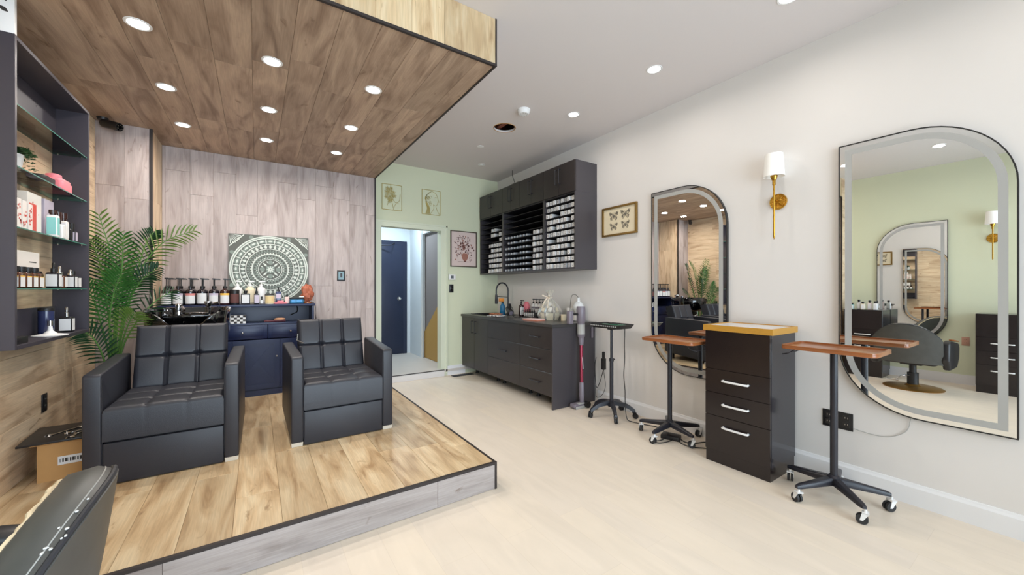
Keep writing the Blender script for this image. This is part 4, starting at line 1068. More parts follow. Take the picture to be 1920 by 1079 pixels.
for k, (x, y, a) in enumerate(((-0.02, 0.03, 0.9), (0.06, 0.0, 0.5), (0.05, -0.10, 1.5))):
    w_ = thing('spanner', ['long silver spanner on the black board', 'silver spanner beside the longer one on the black board', 'short silver spanner at the edge of the black board'][k], 'spanner', (t.location.x + x, t.location.y + y, t.location.z + 0.012), a)
    s = (1.0, 0.8, 0.5)[k]
    b = MB(); b.box(-0.07*s, 0.07*s, -0.007, 0.007, 0, 0.006); b.build('shank', M['silver'], w_, bevel=0.002)
    for e in (-1, 1):
        b = MB(); pts = []
        for q in range(13):
            aa = R(-140 + 280*q/12) ; pts.append((e*(0.07*s+0.012) - e*0.017*math.cos(aa+PI)*-1*0 + e*0.016*math.cos(PI-aa), 0.016*math.sin(aa), 0))
        b.tube(pts, 0.0045, 6); 
        for v in b.bm.verts: v.co.z = max(0, v.co.z + 0.0035)
        b.build('jaw', M['silver'], w_)
def outlet(name, label, loc, axis, m=M['blk'], double=False):
    t = thing(name, label, 'power outlet', loc, 0)
    def bx(u0, u1, z0, z1, d0, d1):
        if axis == '+X': return (d0, d1, u0, u1, z0, z1)
        if axis == '-X': return (-d1, -d0, u0, u1, z0, z1)
        return (u0, u1, -d1, -d0, z0, z1)
    ws = (-0.048, 0.048) if double else (0,)
    b = MB(); b.box(*bx(-0.036-(0.046 if double else 0), 0.036+(0.046 if double else 0), -0.058, 0.058, 0, 0.006)); b.build('plate', m, t, bevel=0.002)
    for c0 in ws:
        for zc in (-0.022, 0.022):
            b = MB(); b.box(*bx(c0-0.017, c0+0.017, zc-0.017, zc+0.017, 0.006, 0.008)); s_ = b.build('socket', m, t, bevel=0.0008, seg=1)
            b = MB(); b.box(*bx(c0-0.008, c0-0.006, zc-0.002, zc+0.008, 0.008, 0.0086)); b.box(*bx(c0+0.006, c0+0.008, zc-0.002, zc+0.008, 0.008, 0.0086)); b.build('slot', M['silver'], s_, smooth=False)
    return t
outlet('wall_outlet', 'black wall outlet on the left plank wall above the cardboard box', (XL, 3.77, 0.56), '+X')

# ================================================================== STYLING CHAIR
def styling_chair(loc, rz):
    """faces -X (towards the green wall mirror)"""
    t = thing('styling_chair', 'black leather salon styling chair with round gold base', 'salon chair', loc, rz)
    b = MB(); b.lathe([(0, 0), (0.285, 0), (0.29, 0.008), (0.27, 0.018), (0.08, 0.03), (0.06, 0.05), (0, 0.05)], 40); b.build('base_disc', mat('bronze_gold', (168, 126, 66), 0.32, metal=0.8), t)
    b = MB(); b.cyl((0, 0, 0.05), (0, 0, 0.20), 0.055, None, 20); b.cyl((0, 0, 0.20), (0, 0, 0.32), 0.035, None, 16); b.build('hydraulic_pump', M['blk'], t)
    b = MB(); b.tube(smoothpath([(0.05, 0.02, 0.16), (0.12, 0.05, 0.17), (0.16, 0.12, 0.12), (0.16, 0.16, 0.10)]), 0.008, 8); b.tube([(0.16, 0.10, 0.10), (0.16, 0.22, 0.10)], 0.010, 8); b.build('foot_lever', M['silver'], t)
    b = MB(); b.box(-0.10, 0.10, -0.10, 0.10, 0.31, 0.335); b.build('seat_plate', M['blk'], t)
    b = MB(); b.prism([(x-0.02, y, 0.335) for x, y in rrect(0.50, 0.52, 0.06)], (0, 0, 0.13)); b.build('seat', M['leather_blk'], t, bevel=0.03, seg=3)
    # curved backrest: thick shell bending round the sitter
    b = MB(); bm = b.bm
    NU, NV = 28, 10
    def top(u): return 0.85 - 0.19*abs(u)**2.3
    def P(u, v, off):
        a = u*0.62
        y = 0.52*math.sin(a)*0.98; x = 0.30 - 0.52*(1-math.cos(a))*1.15
        zb = 0.36; z = zb + (top(u) - zb)*v
        x += 0.10*(v-0.2)*0.55
        nx, ny = math.cos(a), math.sin(a)
        return Vector((x + nx*off, y + ny*off, z))
    th = 0.05
    ringU = []
    for i in range(NU+1):
        u = -1 + 2*i/NU
        ring = []
        e = 1.0
        for j in range(NV+1): ring.append(P(u, j/NV, th*e*(0.6+0.4*math.sin(PI*min(1, 0.5+0.5*(1-j/NV))))))
        for q in (0.4, 0.75): 
            pp = P(u, 1.0, th*math.cos(PI*q)); pp.z += 0.02*math.sin(PI*q); ring.append(pp)
        for j in range(NV, -1, -1): ring.append(P(u, j/NV, -th*e))
        ringU.append([bm.verts.new(p) for p in ring])
    n = len(ringU[0])
    for a_, b_ in zip(ringU[:-1], ringU[1:]):
        for k in range(n): b.face([a_[k], a_[(k+1) % n], b_[(k+1) % n], b_[k]])
    b.face(ringU[0]); b.face(ringU[-1][::-1])
    bk = b.build('backrest', M['leather_worn'], t, bevel=0, ang=50)
    for off, nme, mm_ in ((th*0.86, 'piping', M['seam']), (-th*0.98, 'torn_edge', mat('torn_lining', (222, 202, 168), 0.8, noise=0.2, scale=30))):
        b = MB(); pts = []
        rg = random.Random(5)
        for i in range(0, NU*2+1):
            u = -0.97 + 1.94*i/(NU*2); p = P(u, 1.0, off); p.z += (0.006 if off > 0 else -0.002)
            if off < 0: p.z += rg.uniform(-0.003, 0.003); p.x += rg.uniform(-0.004, 0.003)
            pts.append(p)
        b.tube(pts, 0.006 if off > 0 else 0.007, 8); b.build(nme, mm_, bk)
    b = MB(); pts = []
    for i in range(0, NU+1):
        u = -0.97 + 1.94*i/NU; p = P(u, 1.0, th*0.55); p.z += 0.012; pts.append(p)
    b.tube(pts, 0.0014, 6); b.build('stitching', M['frost'], bk)
    rg = random.Random(8); b = MB()
    for k in range(9):
        u = rg.uniform(-0.60, -0.25); p = P(u, 1.0, th*rg.uniform(0.4, 0.9)); p.z += 0.012; b.ball(p, rg.uniform(0.002, 0.005), rg.uniform(0.002, 0.006), 0.002, 6, 4)
    b.build('scuff_flakes', M['paper'], bk)['kind'] = 'stuff'
    for s in (-1, 1):
        b = MB(); b.prism([(x, s*0.335 - 0.035, z_) for x, z_ in ((-0.24, 0.56), (-0.20, 0.62), (0.12, 0.665), (0.22, 0.64), (0.24, 0.42), (0.17, 0.30), (-0.12, 0.31), (-0.22, 0.42))], (0, 0.07, 0)); a_ = b.build('arm', M['leather_blk'], t, bevel=0.022, seg=3)
        b = MB(); b.box(-0.19, 0.06, s*0.335-0.022, s*0.335+0.022, 0.646, 0.664, Matrix.Rotation(R(-7), 4, 'Y') @ Matrix.Translation((0, 0, 0.005))); b.build('arm_pad', M['walnut'], a_, bevel=0.006)
    return t
styling_chair((-0.672, 1.26, 0), R(3))
# ================================================================== UPPER CABINETS
UX0 = 2.95; YE = YG - 0.03
ZU0, ZUM, ZU1 = 1.53, 2.40, 2.755
doorunits = [(3.152, 3.713, 'next to the butterfly picture side'), (3.713, 4.231, 'second from the open cabinet end'), (4.231, 4.661, 'third along towards the green wall'), (4.661, YE, 'against the green wall')]
for (y0, y1, w_) in doorunits:
    yc = (y0+y1)/2
    t = thing('wall_cabinet', 'dark two-door wall cabinet above the colour racks, ' + w_, 'cabinet', (XR, yc, ZUM), 0, 'dark door cabinets above the racks')
    b = MB(); b.box(UX0+0.018-XR, -0.001, y0-yc+0.001, y1-yc-0.001, 0, ZU1-ZUM); b.build('carcass', M['cab_end'], t, smooth=False)
    for s in (0, 1):
        a, c = (y0, yc) if s == 0 else (yc, y1)
        b = MB(); b.box(UX0-XR, UX0+0.017-XR, a-yc+0.0018, c-yc-0.0018, 0.002, ZU1-ZUM-0.002); d = b.build('door', M['cab'], t, bevel=0.0012, seg=1)
        hy = (-0.032 if s == 0 else 0.032)
        b = MB(); b.tube([(UX0-XR, hy, 0.13), (UX0-XR-0.028, hy, 0.13), (UX0-XR-0.028, hy, 0.30), (UX0-XR, hy, 0.30)], 0.005, 8); b.build('handle', M['blk_metal'], d)
racks = [(3.152, 3.713, 'right'), (3.713, 4.661, 'mid'), (4.661, YE, 'left')]
rack_lab = {'right': 'open black colour rack full of white boxes, nearest the butterfly picture', 'mid': 'wide open black colour rack in the middle with empty upper rows', 'left': 'open black colour rack against the green wall'}
ROW = 0.076
for (y0, y1, kind) in racks:
    yc = (y0+y1)/2; H = ZUM - ZU0
    t = thing('colour_rack_cabinet', rack_lab[kind], 'cabinet', (XR, yc, ZU0), 0, 'open colour racks')
    b = MB(); d = UX0+0.006-XR
    for (a, c) in ((y0-yc+0.0005, y0-yc+0.018), (y1-yc-0.018, y1-yc-0.0005)):
        b = MB(); b.box(d, -0.001, a, c, 0, H-0.0005); b.build('side_panel', M['cab_end'], t, smooth=False)
    b = MB(); b.box(d, -0.0125, y0-yc+0.0185, y1-yc-0.0185, 0, 0.02); b.build('bottom_panel', M['cab_end'], t, smooth=False)
    b = MB(); b.box(-0.012, -0.001, y0-yc+0.0185, y1-yc-0.0185, 0.001, H-0.001); b.build('back_panel', M['cab_in'], t, smooth=False)
    b = MB(); b.box(d, -0.0125, y0-yc+0.0185, y1-yc-0.0185, H-0.018, H-0.0008); b.build('top_panel', M['cab_in'], t, smooth=False)
    for r in range(1, 11):
        z = 0.02 + ROW*r
        b = MB(); b.box(d+0.008, -0.0125, y0-yc+0.0188, y1-yc-0.0188, z-0.006, z); b.build('rack_shelf', M['cab_in'], t, smooth=False)
        if z > H: break
# colour boxes: one mesh for each kind, copied
def box_mesh(name, m0, m1, w_, h_, d_):
    b = MB(); b.box(0, d_, -w_/2, w_/2, 0, h_)
    b.mi = 1
    b.box(-0.0006, 0.0004, -w_*0.25, w_*0.25, h_*0.62, h_*0.70); b.box(-0.0006, 0.0004, -w_*0.22, w_*0.12, h_*0.30, h_*0.40)
    bm = b.bm; bmesh.ops.recalc_face_normals(bm, faces=bm.faces); me = bpy.data.meshes.new(name); bm.to_mesh(me); bm.free(); me.materials.append(m0); me.materials.append(m1); return me
boxw = mat('white_colour_carton', (236, 235, 235), 0.5); boxg = mat('grey_colour_carton', (186, 186, 190), 0.5)
me_w = box_mesh('colour_carton', boxw, M['ink'], 0.041, 0.052, 0.14)
me_g = box_mesh('colour_carton', boxg, M['ink'], 0.041, 0.052, 0.14)
b = MB(); b.lathe([(0, 0), (0.015, 0), (0.016, 0.004), (0.016, 0.03), (0.018, 0.036), (0.018, 0.15), (0, 0.15)], 12, M=Matrix.Rotation(R(90), 4, 'Y'))
bm = b.bm; bmesh.ops.recalc_face_normals(bm, faces=bm.faces); me_t = bpy.data.meshes.new('colour_tube'); bm.to_mesh(me_t); bm.free(); me_t.materials.append(mat('pewter_tube', (196, 200, 208), 0.35, metal=0.2))
rng = random.Random(31)
ORD = ('first', 'second', 'third', 'fourth', 'fifth', 'sixth', 'seventh', 'eighth', 'ninth', 'tenth', 'eleventh')
def put(me, y, row, lab, grp, cat='carton', dx=0.0, r=0):
    o = bpy.data.objects.new(me.name, me); C.objects.link(o)
    z = ZU0 + 0.02 + ROW*row
    if me is me_t: o.location = (UX0+0.02+dx, y, z + 0.018)
    else: o.location = (UX0+0.016+dx, y, z)
    o.rotation_euler = (0, 0, r)
    tag(o, lab, cat, grp)
for row in range(11):
    for c_ in range(8):
        if (row, c_) in ((8, 3), (8, 2), (7, 6), (6, 2), (4, 2), (4, 1), (2, 5), (3, 6)): continue
        y = 3.69 - 0.03 - 0.0625*c_ - (0.008 if c_ > 3 else 0)
        if y < 3.19: continue
        put(me_w if rng.random() < 0.8 else me_g, y, row, 'colour carton in the full rack, %s row up, %s from the divider' % (ORD[row], ORD[c_]), 'cartons in the full rack', dx=rng.uniform(0, 0.02), r=rng.uniform(-0.03, 0.03))
for row in range(7):
    for c_ in range(8):
        if (row, c_) in ((5, 0), (5, 4), (3, 4), (1, 4), (0, 4) if False else (9, 9)): continue
        put(me_t, 4.61 - 0.072*c_, row, 'metal colour tube in the wide rack, %s row up, %s from the green-wall side' % (ORD[row], ORD[c_]), 'tubes in the middle rack', 'tube', dx=rng.uniform(0, 0.01))
    for c_ in range(3):
        put(me_w if rng.random() < 0.6 else me_g, 3.985 - 0.072*c_ - 0.045, row, 'colour carton beside the tubes in the wide rack, %s row up, %s after the tubes' % (ORD[row], ORD[c_]), 'cartons in the middle rack', dx=rng.uniform(0, 0.015), r=rng.uniform(-0.03, 0.03))
left_rows = [6, 6, 6, 6, 5, 6, 2, 4, 2]
for row, cnt in enumerate(left_rows):
    for c_ in range(cnt):
        if row == 8: y = 4.93 + 0.07*c_
        elif row == 7: y = (4.70 + 0.07*c_) if c_ < 2 else 4.93 + 0.07*(c_-2)
        else: y = 4.705 + 0.074*c_
        put(me_w, y, row, 'white colour carton in the green-wall rack, %s row up, %s from the divider' % (ORD[row], ORD[c_]), 'cartons in the rack by the green wall', dx=rng.uniform(0, 0.02), r=rng.uniform(-0.03, 0.03))
# loose wires on top of the cabinets
b = MB(); b.tube(smoothpath([(3.15, 4.70, ZC-0.004), (3.15, 4.70, 2.98), (3.16, 4.66, 2.88), (3.14, 4.62, 2.80), (3.12, 4.70, ZU1+0.006), (3.10, 4.9, ZU1+0.006)]), 0.004, 6)
b.tube(smoothpath([(3.12, 5.0, ZU1+0.004), (3.10, 4.9, ZU1+0.05), (3.10, 4.80, ZU1+0.04), (3.12, 4.7, ZU1+0.006)]), 0.003, 6)
tag(b.build('ceiling_wire', M['blk'], None), 'loose dark wire hanging from the ceiling onto the wall cabinets', 'wire')
b = MB(); b.box(-0.08, 0.08, -0.10, 0.10, 0, 0.03); tag(b.build('power_adapter', M['blk'], None, (3.08, 4.42, ZU1), bevel=0.004), 'flat dark adapter box on top of the wall cabinets', 'adapter')

# ================================================================== BASE CABINETS
BX = 2.647; ZB0, ZB1 = 0.13, 0.885
def base_unit(name, label, y0, y1, fronts, group='dark base cabinets'):
    yc = (y0+y1)/2
    t = thing(name, label, 'cabinet', (BX+0.3, yc, 0), 0, group)
    ox_ = BX+0.3
    b = MB(); b.box(BX+0.018-ox_, XR-ox_-0.03, y0-yc+0.001, y1-yc-0.001, ZB0, ZB1); b.build('carcass', M['cab'], t, smooth=False)
    for (lx, ly) in ((BX+0.22, y0+0.08), (BX+0.22, y1-0.08), (XR-0.1, y0+0.08), (XR-0.1, y1-0.08)):
        b = MB(); b.cyl((lx-ox_, ly-yc, 0), (lx-ox_, ly-yc, ZB0), 0.018, None, 12); b.lathe([(0, 0), (0.028, 0), (0.026, 0.008), (0, 0.008)], 14, (lx-ox_, ly-yc, 0)); b.build('leg', M['blk'], t)
    for (kind, a0, a1, z0, z1, h) in fronts:
        b = MB(); b.box(BX-ox_, BX+0.017-ox_, a0-yc+0.0018, a1-yc-0.0018, z0+0.0018, z1-0.0018); d = b.build(kind, M['cab'], t, bevel=0.0012, seg=1)
        if h == 'bar':
            hc = (a0+a1)/2; hz = (z0+z1)/2 + 0.0
            b = MB(); b.tube([(BX-ox_, hc-yc+0.09, hz), (BX-ox_-0.026, hc-yc+0.09, hz), (BX-ox_-0.026, hc-yc-0.09, hz), (BX-ox_, hc-yc-0.09, hz)], 0.0055, 8); b.build('handle', M['blk_metal'], d)
        elif h:
            hy = h
            b = MB(); b.tube([(BX-ox_, hy-yc, 0.66), (BX-ox_-0.028, hy-yc, 0.66), (BX-ox_-0.028, hy-yc, 0.83), (BX-ox_, hy-yc, 0.83)], 0.0055, 8); b.build('handle', M['blk_metal'], d)
    return t
YL = YG - 0.02
base_unit('sink_cabinet', 'dark two-door sink cabinet against the green wall', 4.552, YL, [('door', 4.952, YL, ZB0, ZB1, 4.952+0.05), ('door', 4.552, 4.952, ZB0, ZB1, 4.952-0.05)])
base_unit('drawer_cabinet', 'dark drawer cabinet next to the sink cabinet', 3.785, 4.552, [('drawer', 3.785, 4.552, 0.64, ZB1, None), ('drawer', 3.785, 4.552, 0.385, 0.64, 'bar'), ('drawer', 3.785, 4.552, ZB0, 0.385, None)])
base_unit('drawer_cabinet', 'dark three-handled drawer cabinet next to the end panel', 3.186, 3.785, [('drawer', 3.186, 3.785, 0.64, ZB1, 'bar'), ('drawer', 3.186, 3.785, 0.385, 0.64, 'bar'), ('drawer', 3.186, 3.785, ZB0, 0.385, 'bar')])
b = MB(); b.box(BX-0.005, XR-0.02, 3.165, 3.185, 0, ZB1); tag(b.build('end_panel', M['cab_end'], None, bevel=0.001, seg=1), 'tall dark end panel closing the counter beside the stick vacuum', 'panel')
# worktop with sink cut-out
t = thing('worktop', 'long dark laminate worktop over the base cabinets', 'worktop', (BX-0.02, 3.155, ZB1))
SKX0, SKX1, SKY0, SKY1 = 2.76, 3.12, 4.62, 5.22
b = MB(); o_ = (BX-0.02, 3.155)
for (x0, x1, y0, y1) in ((BX-0.02, XR-0.003, 3.155, SKY0), (BX-0.02, XR-0.003, SKY1, YL+0.005), (BX-0.02, SKX0, SKY0, SKY1), (SKX1, XR-0.003, SKY0, SKY1)):
    b.box(x0-o_[0], x1-o_[0], y0-o_[1], y1-o_[1], 0.001, 0.035)
b.build('slab', M['top'], t, smooth=False)
t = thing('sink', 'black drop-in sink in the worktop beside the green wall', 'sink', ((SKX0+SKX1)/2, (SKY0+SKY1)/2, 0.92))
hx_, hy_ = (SKX1-SKX0)/2-0.001, (SKY1-SKY0)/2-0.001
b = MB()
b.box(-hx_, hx_, -hy_, hy_, -0.034, -0.030)
for a in ((-hx_, -hx_+0.004, -hy_, hy_), (hx_-0.004, hx_, -hy_, hy_), (-hx_, hx_, -hy_, -hy_+0.004), (-hx_, hx_, hy_-0.004, hy_)): b.box(*a, -0.034, 0.0)
b.build('basin', M['blk'], t, smooth=False)
b = MB()
for a in ((-hx_-0.02, -hx_, -hy_-0.02, hy_+0.02), (hx_, hx_+0.02, -hy_-0.02, hy_+0.02), (-hx_, hx_, -hy_-0.02, -hy_), (-hx_, hx_, hy_, hy_+0.02)): b.box(*a, 0.0002, 0.006)
b.build('rim', M['blk_metal'], t, smooth=False)
ZW = 0.92
# faucet
t = thing('faucet', 'tall black gooseneck kitchen faucet behind the sink', 'faucet', (3.19, 4.88, ZW))
b = MB(); b.lathe([(0, 0), (0.028, 0), (0.028, 0.008), (0.02, 0.02), (0.018, 0.12), (0, 0.12)], 18); b.build('base', M['blk_metal'], t)
arc = [(0, 0, 0.12), (0, 0, 0.36)] + [(-0.105 + 0.105*math.cos(a), 0.0, 0.36 + 0.115*math.sin(a)) for a in [PI*k/12 for k in range(1, 12)]] + [(-0.21, 0, 0.36), (-0.21, 0, 0.30)]
b = MB(); b.tube(arc, 0.011, 12); b.build('neck', M['blk_metal'], t)
b = MB(); b.lathe([(0, 0.16), (0.02, 0.16), (0.022, 0.20), (0.017, 0.30), (0, 0.30)], 16, (-0.21, 0, 0)); b.build('spray_head', M['blk_metal'], t)
b = MB(); b.cyl((0, 0, 0.06), (0.0, -0.055, 0.085), 0.006, None, 8); b.cyl((0, 0, 0.26), (-0.19, 0, 0.27), 0.004, None, 8); b.build('lever', M['blk_metal'], t)
# goods on the worktop
t = thing('detergent_bottle', 'blue bottle with orange nozzle by the black faucet', 'bottle', (3.00, 4.735, ZW))
b = MB(); b.lathe([(0, 0), (0.036, 0), (0.04, 0.006), (0.04, 0.12), (0.03, 0.15), (0.014, 0.17), (0, 0.17)], 20); b.build('bottle_body', M['blue'], t)
b = MB(); b.lathe([(0, 0.17), (0.016, 0.17), (0.016, 0.20), (0, 0.20)], 14); b.build('collar', M['blk'], t)
b = MB(); b.box(-0.06, 0.02, -0.015, 0.015, 0.20, 0.245); b.build('trigger_head', M['orange'], t, bevel=0.006)
t = thing('hair_dryer', 'black hair dryer standing on its end on the worktop', 'hair dryer', (2.86, 4.33, ZW+0.004))
b = MB(); d0, d1 = Vector((0.0, -0.03, 0.05)), Vector((0.02, 0.07, 0.10))
b.tube([d0, d0+(d1-d0)*0.1, d0+(d1-d0)*0.6, d1, d1+(d1-d0)*0.25], [0.034, 0.044, 0.042, 0.034, 0.03], 18); b.build('barrel', M['blk'], t)
b = MB(); b.tube([(0.008, 0.0, 0.09), (0.03, 0.04, 0.13), (0.045, 0.075, 0.165)], [0.02, 0.018, 0.02], 12); b.build('handle', M['blk'], t)
b = MB(); b.tube([d0-(d1-d0)*0.02, d0+(d1-d0)*0.06], [0.030, 0.034], 18); b.build('rear_grille', M['purple_metal'], t)
b = MB(); b.tube(smoothpath([(0.045, 0.075, 0.165), (0.07, 0.03, 0.10), (0.0, -0.09, 0.01), (0.04, -0.14, 0.005), (0.06, -0.18, 0.005)]), 0.004, 6); b.build('cord', M['blk'], t)
def rag(name, label, cat, x, y, z, w_, d_, m_, seed, rz=0.3, h=0.02):
    rg = random.Random(seed); b = MB(); N_ = 14; V = []
    for i in range(N_+1):
        V.append([b.bm.verts.new((w_*(i/N_-.5)*(1+0.06*math.sin(j)), d_*(j/N_-.5)*(1+0.06*math.cos(i*1.3)), 0.004 + h*abs(math.sin(i*0.9+seed)*math.cos(j*0.7+seed*2))*rg.uniform(.6, 1))) for j in range(N_+1)])
    for i in range(N_):
        for j in range(N_): b.face([V[i][j], V[i+1][j], V[i+1][j+1], V[i][j+1]])
    g = bmesh.ops.extrude_face_region(b.bm, geom=list(b.bm.faces))
    for v in [q for q in g['geom'] if isinstance(q, bmesh.types.BMVert)]: v.co.z -= 0.003
    return tag(b.build(name, m_, None, (x, y, z), rz), label, cat)
rag('towel', 'crumpled white towel on the worktop by the sink', 'towel', 2.77, 4.52, ZW+0.004, 0.17, 0.20, M['white'], 2)
rag('leather_strap_cloth', 'small tan cloth lying on the white towel', 'cloth', 2.765, 4.53, ZW+0.030, 0.10, 0.16, mat('tan_cloth', (190, 120, 84), 0.8), 5, 0.6, 0.012)
t = pump_bottle('lotion_bottle', 'black-topped lotion bottle with big white label at the end of the worktop row', 'bottle', M['brownbottle'], M['paper'], 0.036, 0.14, 0.225, None, 0.045); t.location = (3.10, 4.40, ZW)
t = thing('pink_sponge', 'fluffy pink bath puff between the bottles', 'bath puff', (3.19, 4.40, ZW)); rg = random.Random(4)
b = MB(); b.ball((0, 0, 0.10), 0.055, 0.055, 0.098, 18, 12, 0.16, rg)
b.build('puff', M['pink'], t, ang=20)
wpb = None
for k in range(4):
    y = 4.25 - 0.07*k
    lab = 'white pump bottle with black pump, %s from the pink puff' % ORD[k]
    if wpb is None: wpb = pump_bottle('white_pump_bottle', lab, 'bottle', M['white'], M['paper'], 0.030, 0.155, 0.245, 'white pump bottles on the worktop', 0.04, M['purple_metal']); wpb.location = (3.20, y, ZW); wpb.rotation_euler = (0, 0, R(-37))
    else: dup(wpb, (3.20, y, ZW), None, lab)
t = thing('bottle_rack', 'small black wire rack with a closed end on the worktop', 'rack', (3.06, 4.10, ZW))
b = MB(); b.box(-0.045, 0.045, -0.17, 0.17, 0, 0.008); b.build('tray', M['blk'], t)
b = MB(); b.box(-0.045, 0.045, -0.17, -0.10, 0.008, 0.075); b.build('end_box', M['blk'], t, bevel=0.002)
b = MB(); b.tube([(-0.045, 0.17, 0.008), (-0.045, 0.17, 0.09), (0.045, 0.17, 0.09), (0.045, 0.17, 0.008)], 0.003, 6); b.tube([(-0.045, 0.17, 0.03), (-0.045, -0.10, 0.03)], 0.003, 6); b.build('wire_rail', M['blk_metal'], t)
sb_ = None
for k in range(6):
    y = 4.10 + 0.140 - 0.040*k
    lab = 'small black dropper bottle in the wire rack, %s from its open end' % ORD[k]
    if sb_ is None: sb_ = square_bottle('dropper_bottle', lab, 'bottle', 3.06, y, ZW+0.008, 0.033, 0.033, 0.062, 0.105, M['blk'], M['paper'], M['blk'], 'dropper bottles in the wire rack', 0.009, True); sb_.rotation_euler = (0, 0, R(-90))
    else: dup(sb_, (3.06, y, ZW+0.008), None, lab)
t = thing('clear_bag', 'pale green clear bag standing against the wall behind the pump bottles', 'bag', (3.25, 3.97, ZW)); rg = random.Random(8)
b = MB(); b.ball((0, 0, 0.105), 0.03, 0.075, 0.105, 14, 10, 0.10, rg)
for v in b.bm.verts: v.co.z = max(0, v.co.z)
b.build('bag_body', mat('pale_green_film', (212, 218, 204), 0.25), t, ang=20)
# gift basket
t = thing('gift_basket', 'gift basket wrapped in clear cellophane with a cream ribbon', 'gift basket', (3.06, 3.72, ZW)); rg = random.Random(12)
b = MB(); b.lathe([(0, 0), (0.10, 0), (0.128, 0.085), (0.120, 0.085), (0.092, 0.01), (0, 0.01)], 24); b.build('basket', mat('woven_cream', (222, 212, 186), 0.7, noise=0.3, scale=150, bump=1.0), t)
for k in range(17):
    a = 2*PI*k/8.5; r_ = 0.038 if k % 2 else 0.085
    b = MB(); b.ball((r_*math.cos(a), r_*math.sin(a), 0.10 + (0.05 if k % 2 else 0.015)*(1 + (k % 3)*0.4)), 0.033, 0.031, 0.030, 9, 6, 0.12, rg)
    b.build('filler', [mat('filler_grey', (120, 116, 122), 0.3, metal=0.4), M['cream'], M['white']][k % 3] if k < 3 else bpy.data.materials[('filler_grey', 'cream_paper', 'white_plastic')[k % 3]], t, ang=20)
b = MB(); N_ = 22; prof = [(0.125, 0.0), (0.142, 0.05), (0.14, 0.10), (0.11, 0.17), (0.06, 0.235), (0.022, 0.275), (0.035, 0.32), (0.055, 0.365)]
rgs = []
for (r_, z_) in prof: rgs.append([b.bm.verts.new(((r_*(1 + 0.09*(1 if k % 2 else -1) + rg.uniform(-.05, .05)))*math.cos(2*PI*k/N_), (r_*(1 + 0.09*(1 if k % 2 else -1)+ rg.uniform(-.05, .05)))*math.sin(2*PI*k/N_), z_ + rg.uniform(-.006, .006)*(z_ > 0))) for k in range(N_)])
for a_, b_ in zip(rgs[:-1], rgs[1:]):
    for k in range(N_): b.face([a_[k], a_[(k+1) % N_], b_[(k+1) % N_], b_[k]])
b.build('cellophane_wrap', M['film'], t, smooth=False)
b = MB(); b.tube([(0.026*math.cos(2*PI*k/14), 0.026*math.sin(2*PI*k/14), 0.272) for k in range(14)], 0.008, 8, closed=True)
for (a, ln, dz) in ((2.6, 0.10, 0.03), (3.9, 0.10, 0.03), (2.9, 0.11, -0.13), (3.7, 0.10, -0.13)):
    b.tube(smoothpath([(0.02*math.cos(a), 0.02*math.sin(a), 0.275), (0.6*ln*math.cos(a), 0.6*ln*math.sin(a), 0.28+dz*0.3), (ln*math.cos(a), ln*math.sin(a), 0.275+dz)]), 0.009, 6)
b.build('ribbon', mat('cream_ribbon', (232, 218, 200), 0.4), t)
# candle jar, globe flask, magazine
t = cyl_jar('candle_jar', 'white lidded candle jar behind the gift basket', 'jar', 3.20, 3.50, ZW, 0.045, 0.15, M['white'], M['paper'], 0.035)
t = cyl_jar('wax_tin', 'short cream tin beside the gift basket', 'tin', 3.09, 3.50, ZW, 0.032, 0.075, M['cream'], None, 0.02)
t = thing('globe_flask', 'round white glass flask with thin tube on the worktop end', 'flask', (3.20, 3.36, ZW))
b = MB(); b.lathe([(0, 0), (0.05, 0), (0.06, 0.01), (0.06, 0.09), (0.03, 0.10), (0, 0.10)], 22); b.build('base', M['white'], t)
b = MB(); b.ball((0, 0, 0.165), 0.066, 0.066, 0.072, 22, 14); b.lathe([(0.02, 0.23), (0.016, 0.27), (0.02, 0.28), (0, 0.28)], 16); b.build('globe', mat('milky_glass', (226, 228, 228), 0.12, coat=0.5), t)
b = MB(); b.tube(smoothpath([(0, 0, 0.28), (-0.02, 0.03, 0.315), (-0.05, 0.06, 0.30), (-0.06, 0.075, 0.2), (-0.06, 0.08, 0.06), (-0.06, 0.08, 0.005)]), 0.003, 6); b.build('tube', M['ink'], t)
t = thing('magazine', 'pink and white booklets stacked on the worktop edge', 'booklet', (2.81, 3.72, ZW), R(8))
b = MB(); b.box(-0.07, 0.07, -0.12, 0.12, 0, 0.012); b.build('lower_booklet', mat('coral_cover', (222, 140, 112), 0.5), t, bevel=0.001, seg=1)
b = MB(); b.box(-0.075, 0.075, -0.115, 0.13, 0.0122, 0.022); b.build('upper_booklet', M['pale_pink'], t, bevel=0.001, seg=1)

# ================================================================== STICK VACUUM
t = thing('stick_vacuum', 'cordless stick vacuum with wine red tube leaning by the counter end', 'vacuum cleaner', (2.97, 3.085, 0))
b = MB(); b.box(-0.125, 0.095, -0.045, 0.045, 0.008, 0.055); hd = b.build('floor_head', M['purple_metal'], t, bevel=0.018, seg=3)
b = MB(); b.box(-0.11, 0.08, -0.0475, -0.044, 0.0, 0.03); b.box(-0.07, 0.05, -0.047, 0.0, 0.046, 0.0575); b.build('clear_cover', M['frost'], hd, bevel=0.002)
b = MB(); b.cyl((0.05, -0.075, 0.036), (0.05, -0.035, 0.036), 0.036, None, 18); b.cyl((0.05, 0.025, 0.03), (0.05, 0.05, 0.03), 0.03, None, 18); b.build('wheel', M['blk'], hd)
A, B_ = Vector((0.01, -0.01, 0.06)), Vector((0.03, 0.02, 0.76))
ax = (B_-A).normalized()
b = MB(); b.tube([A - Vector((0, 0, 0.02)), A+ax*0.07, A+ax*0.2, A+ax*0.215], [0.022, 0.03, 0.028, 0.022], 14); b.build('joint', M['purple_metal'], t)
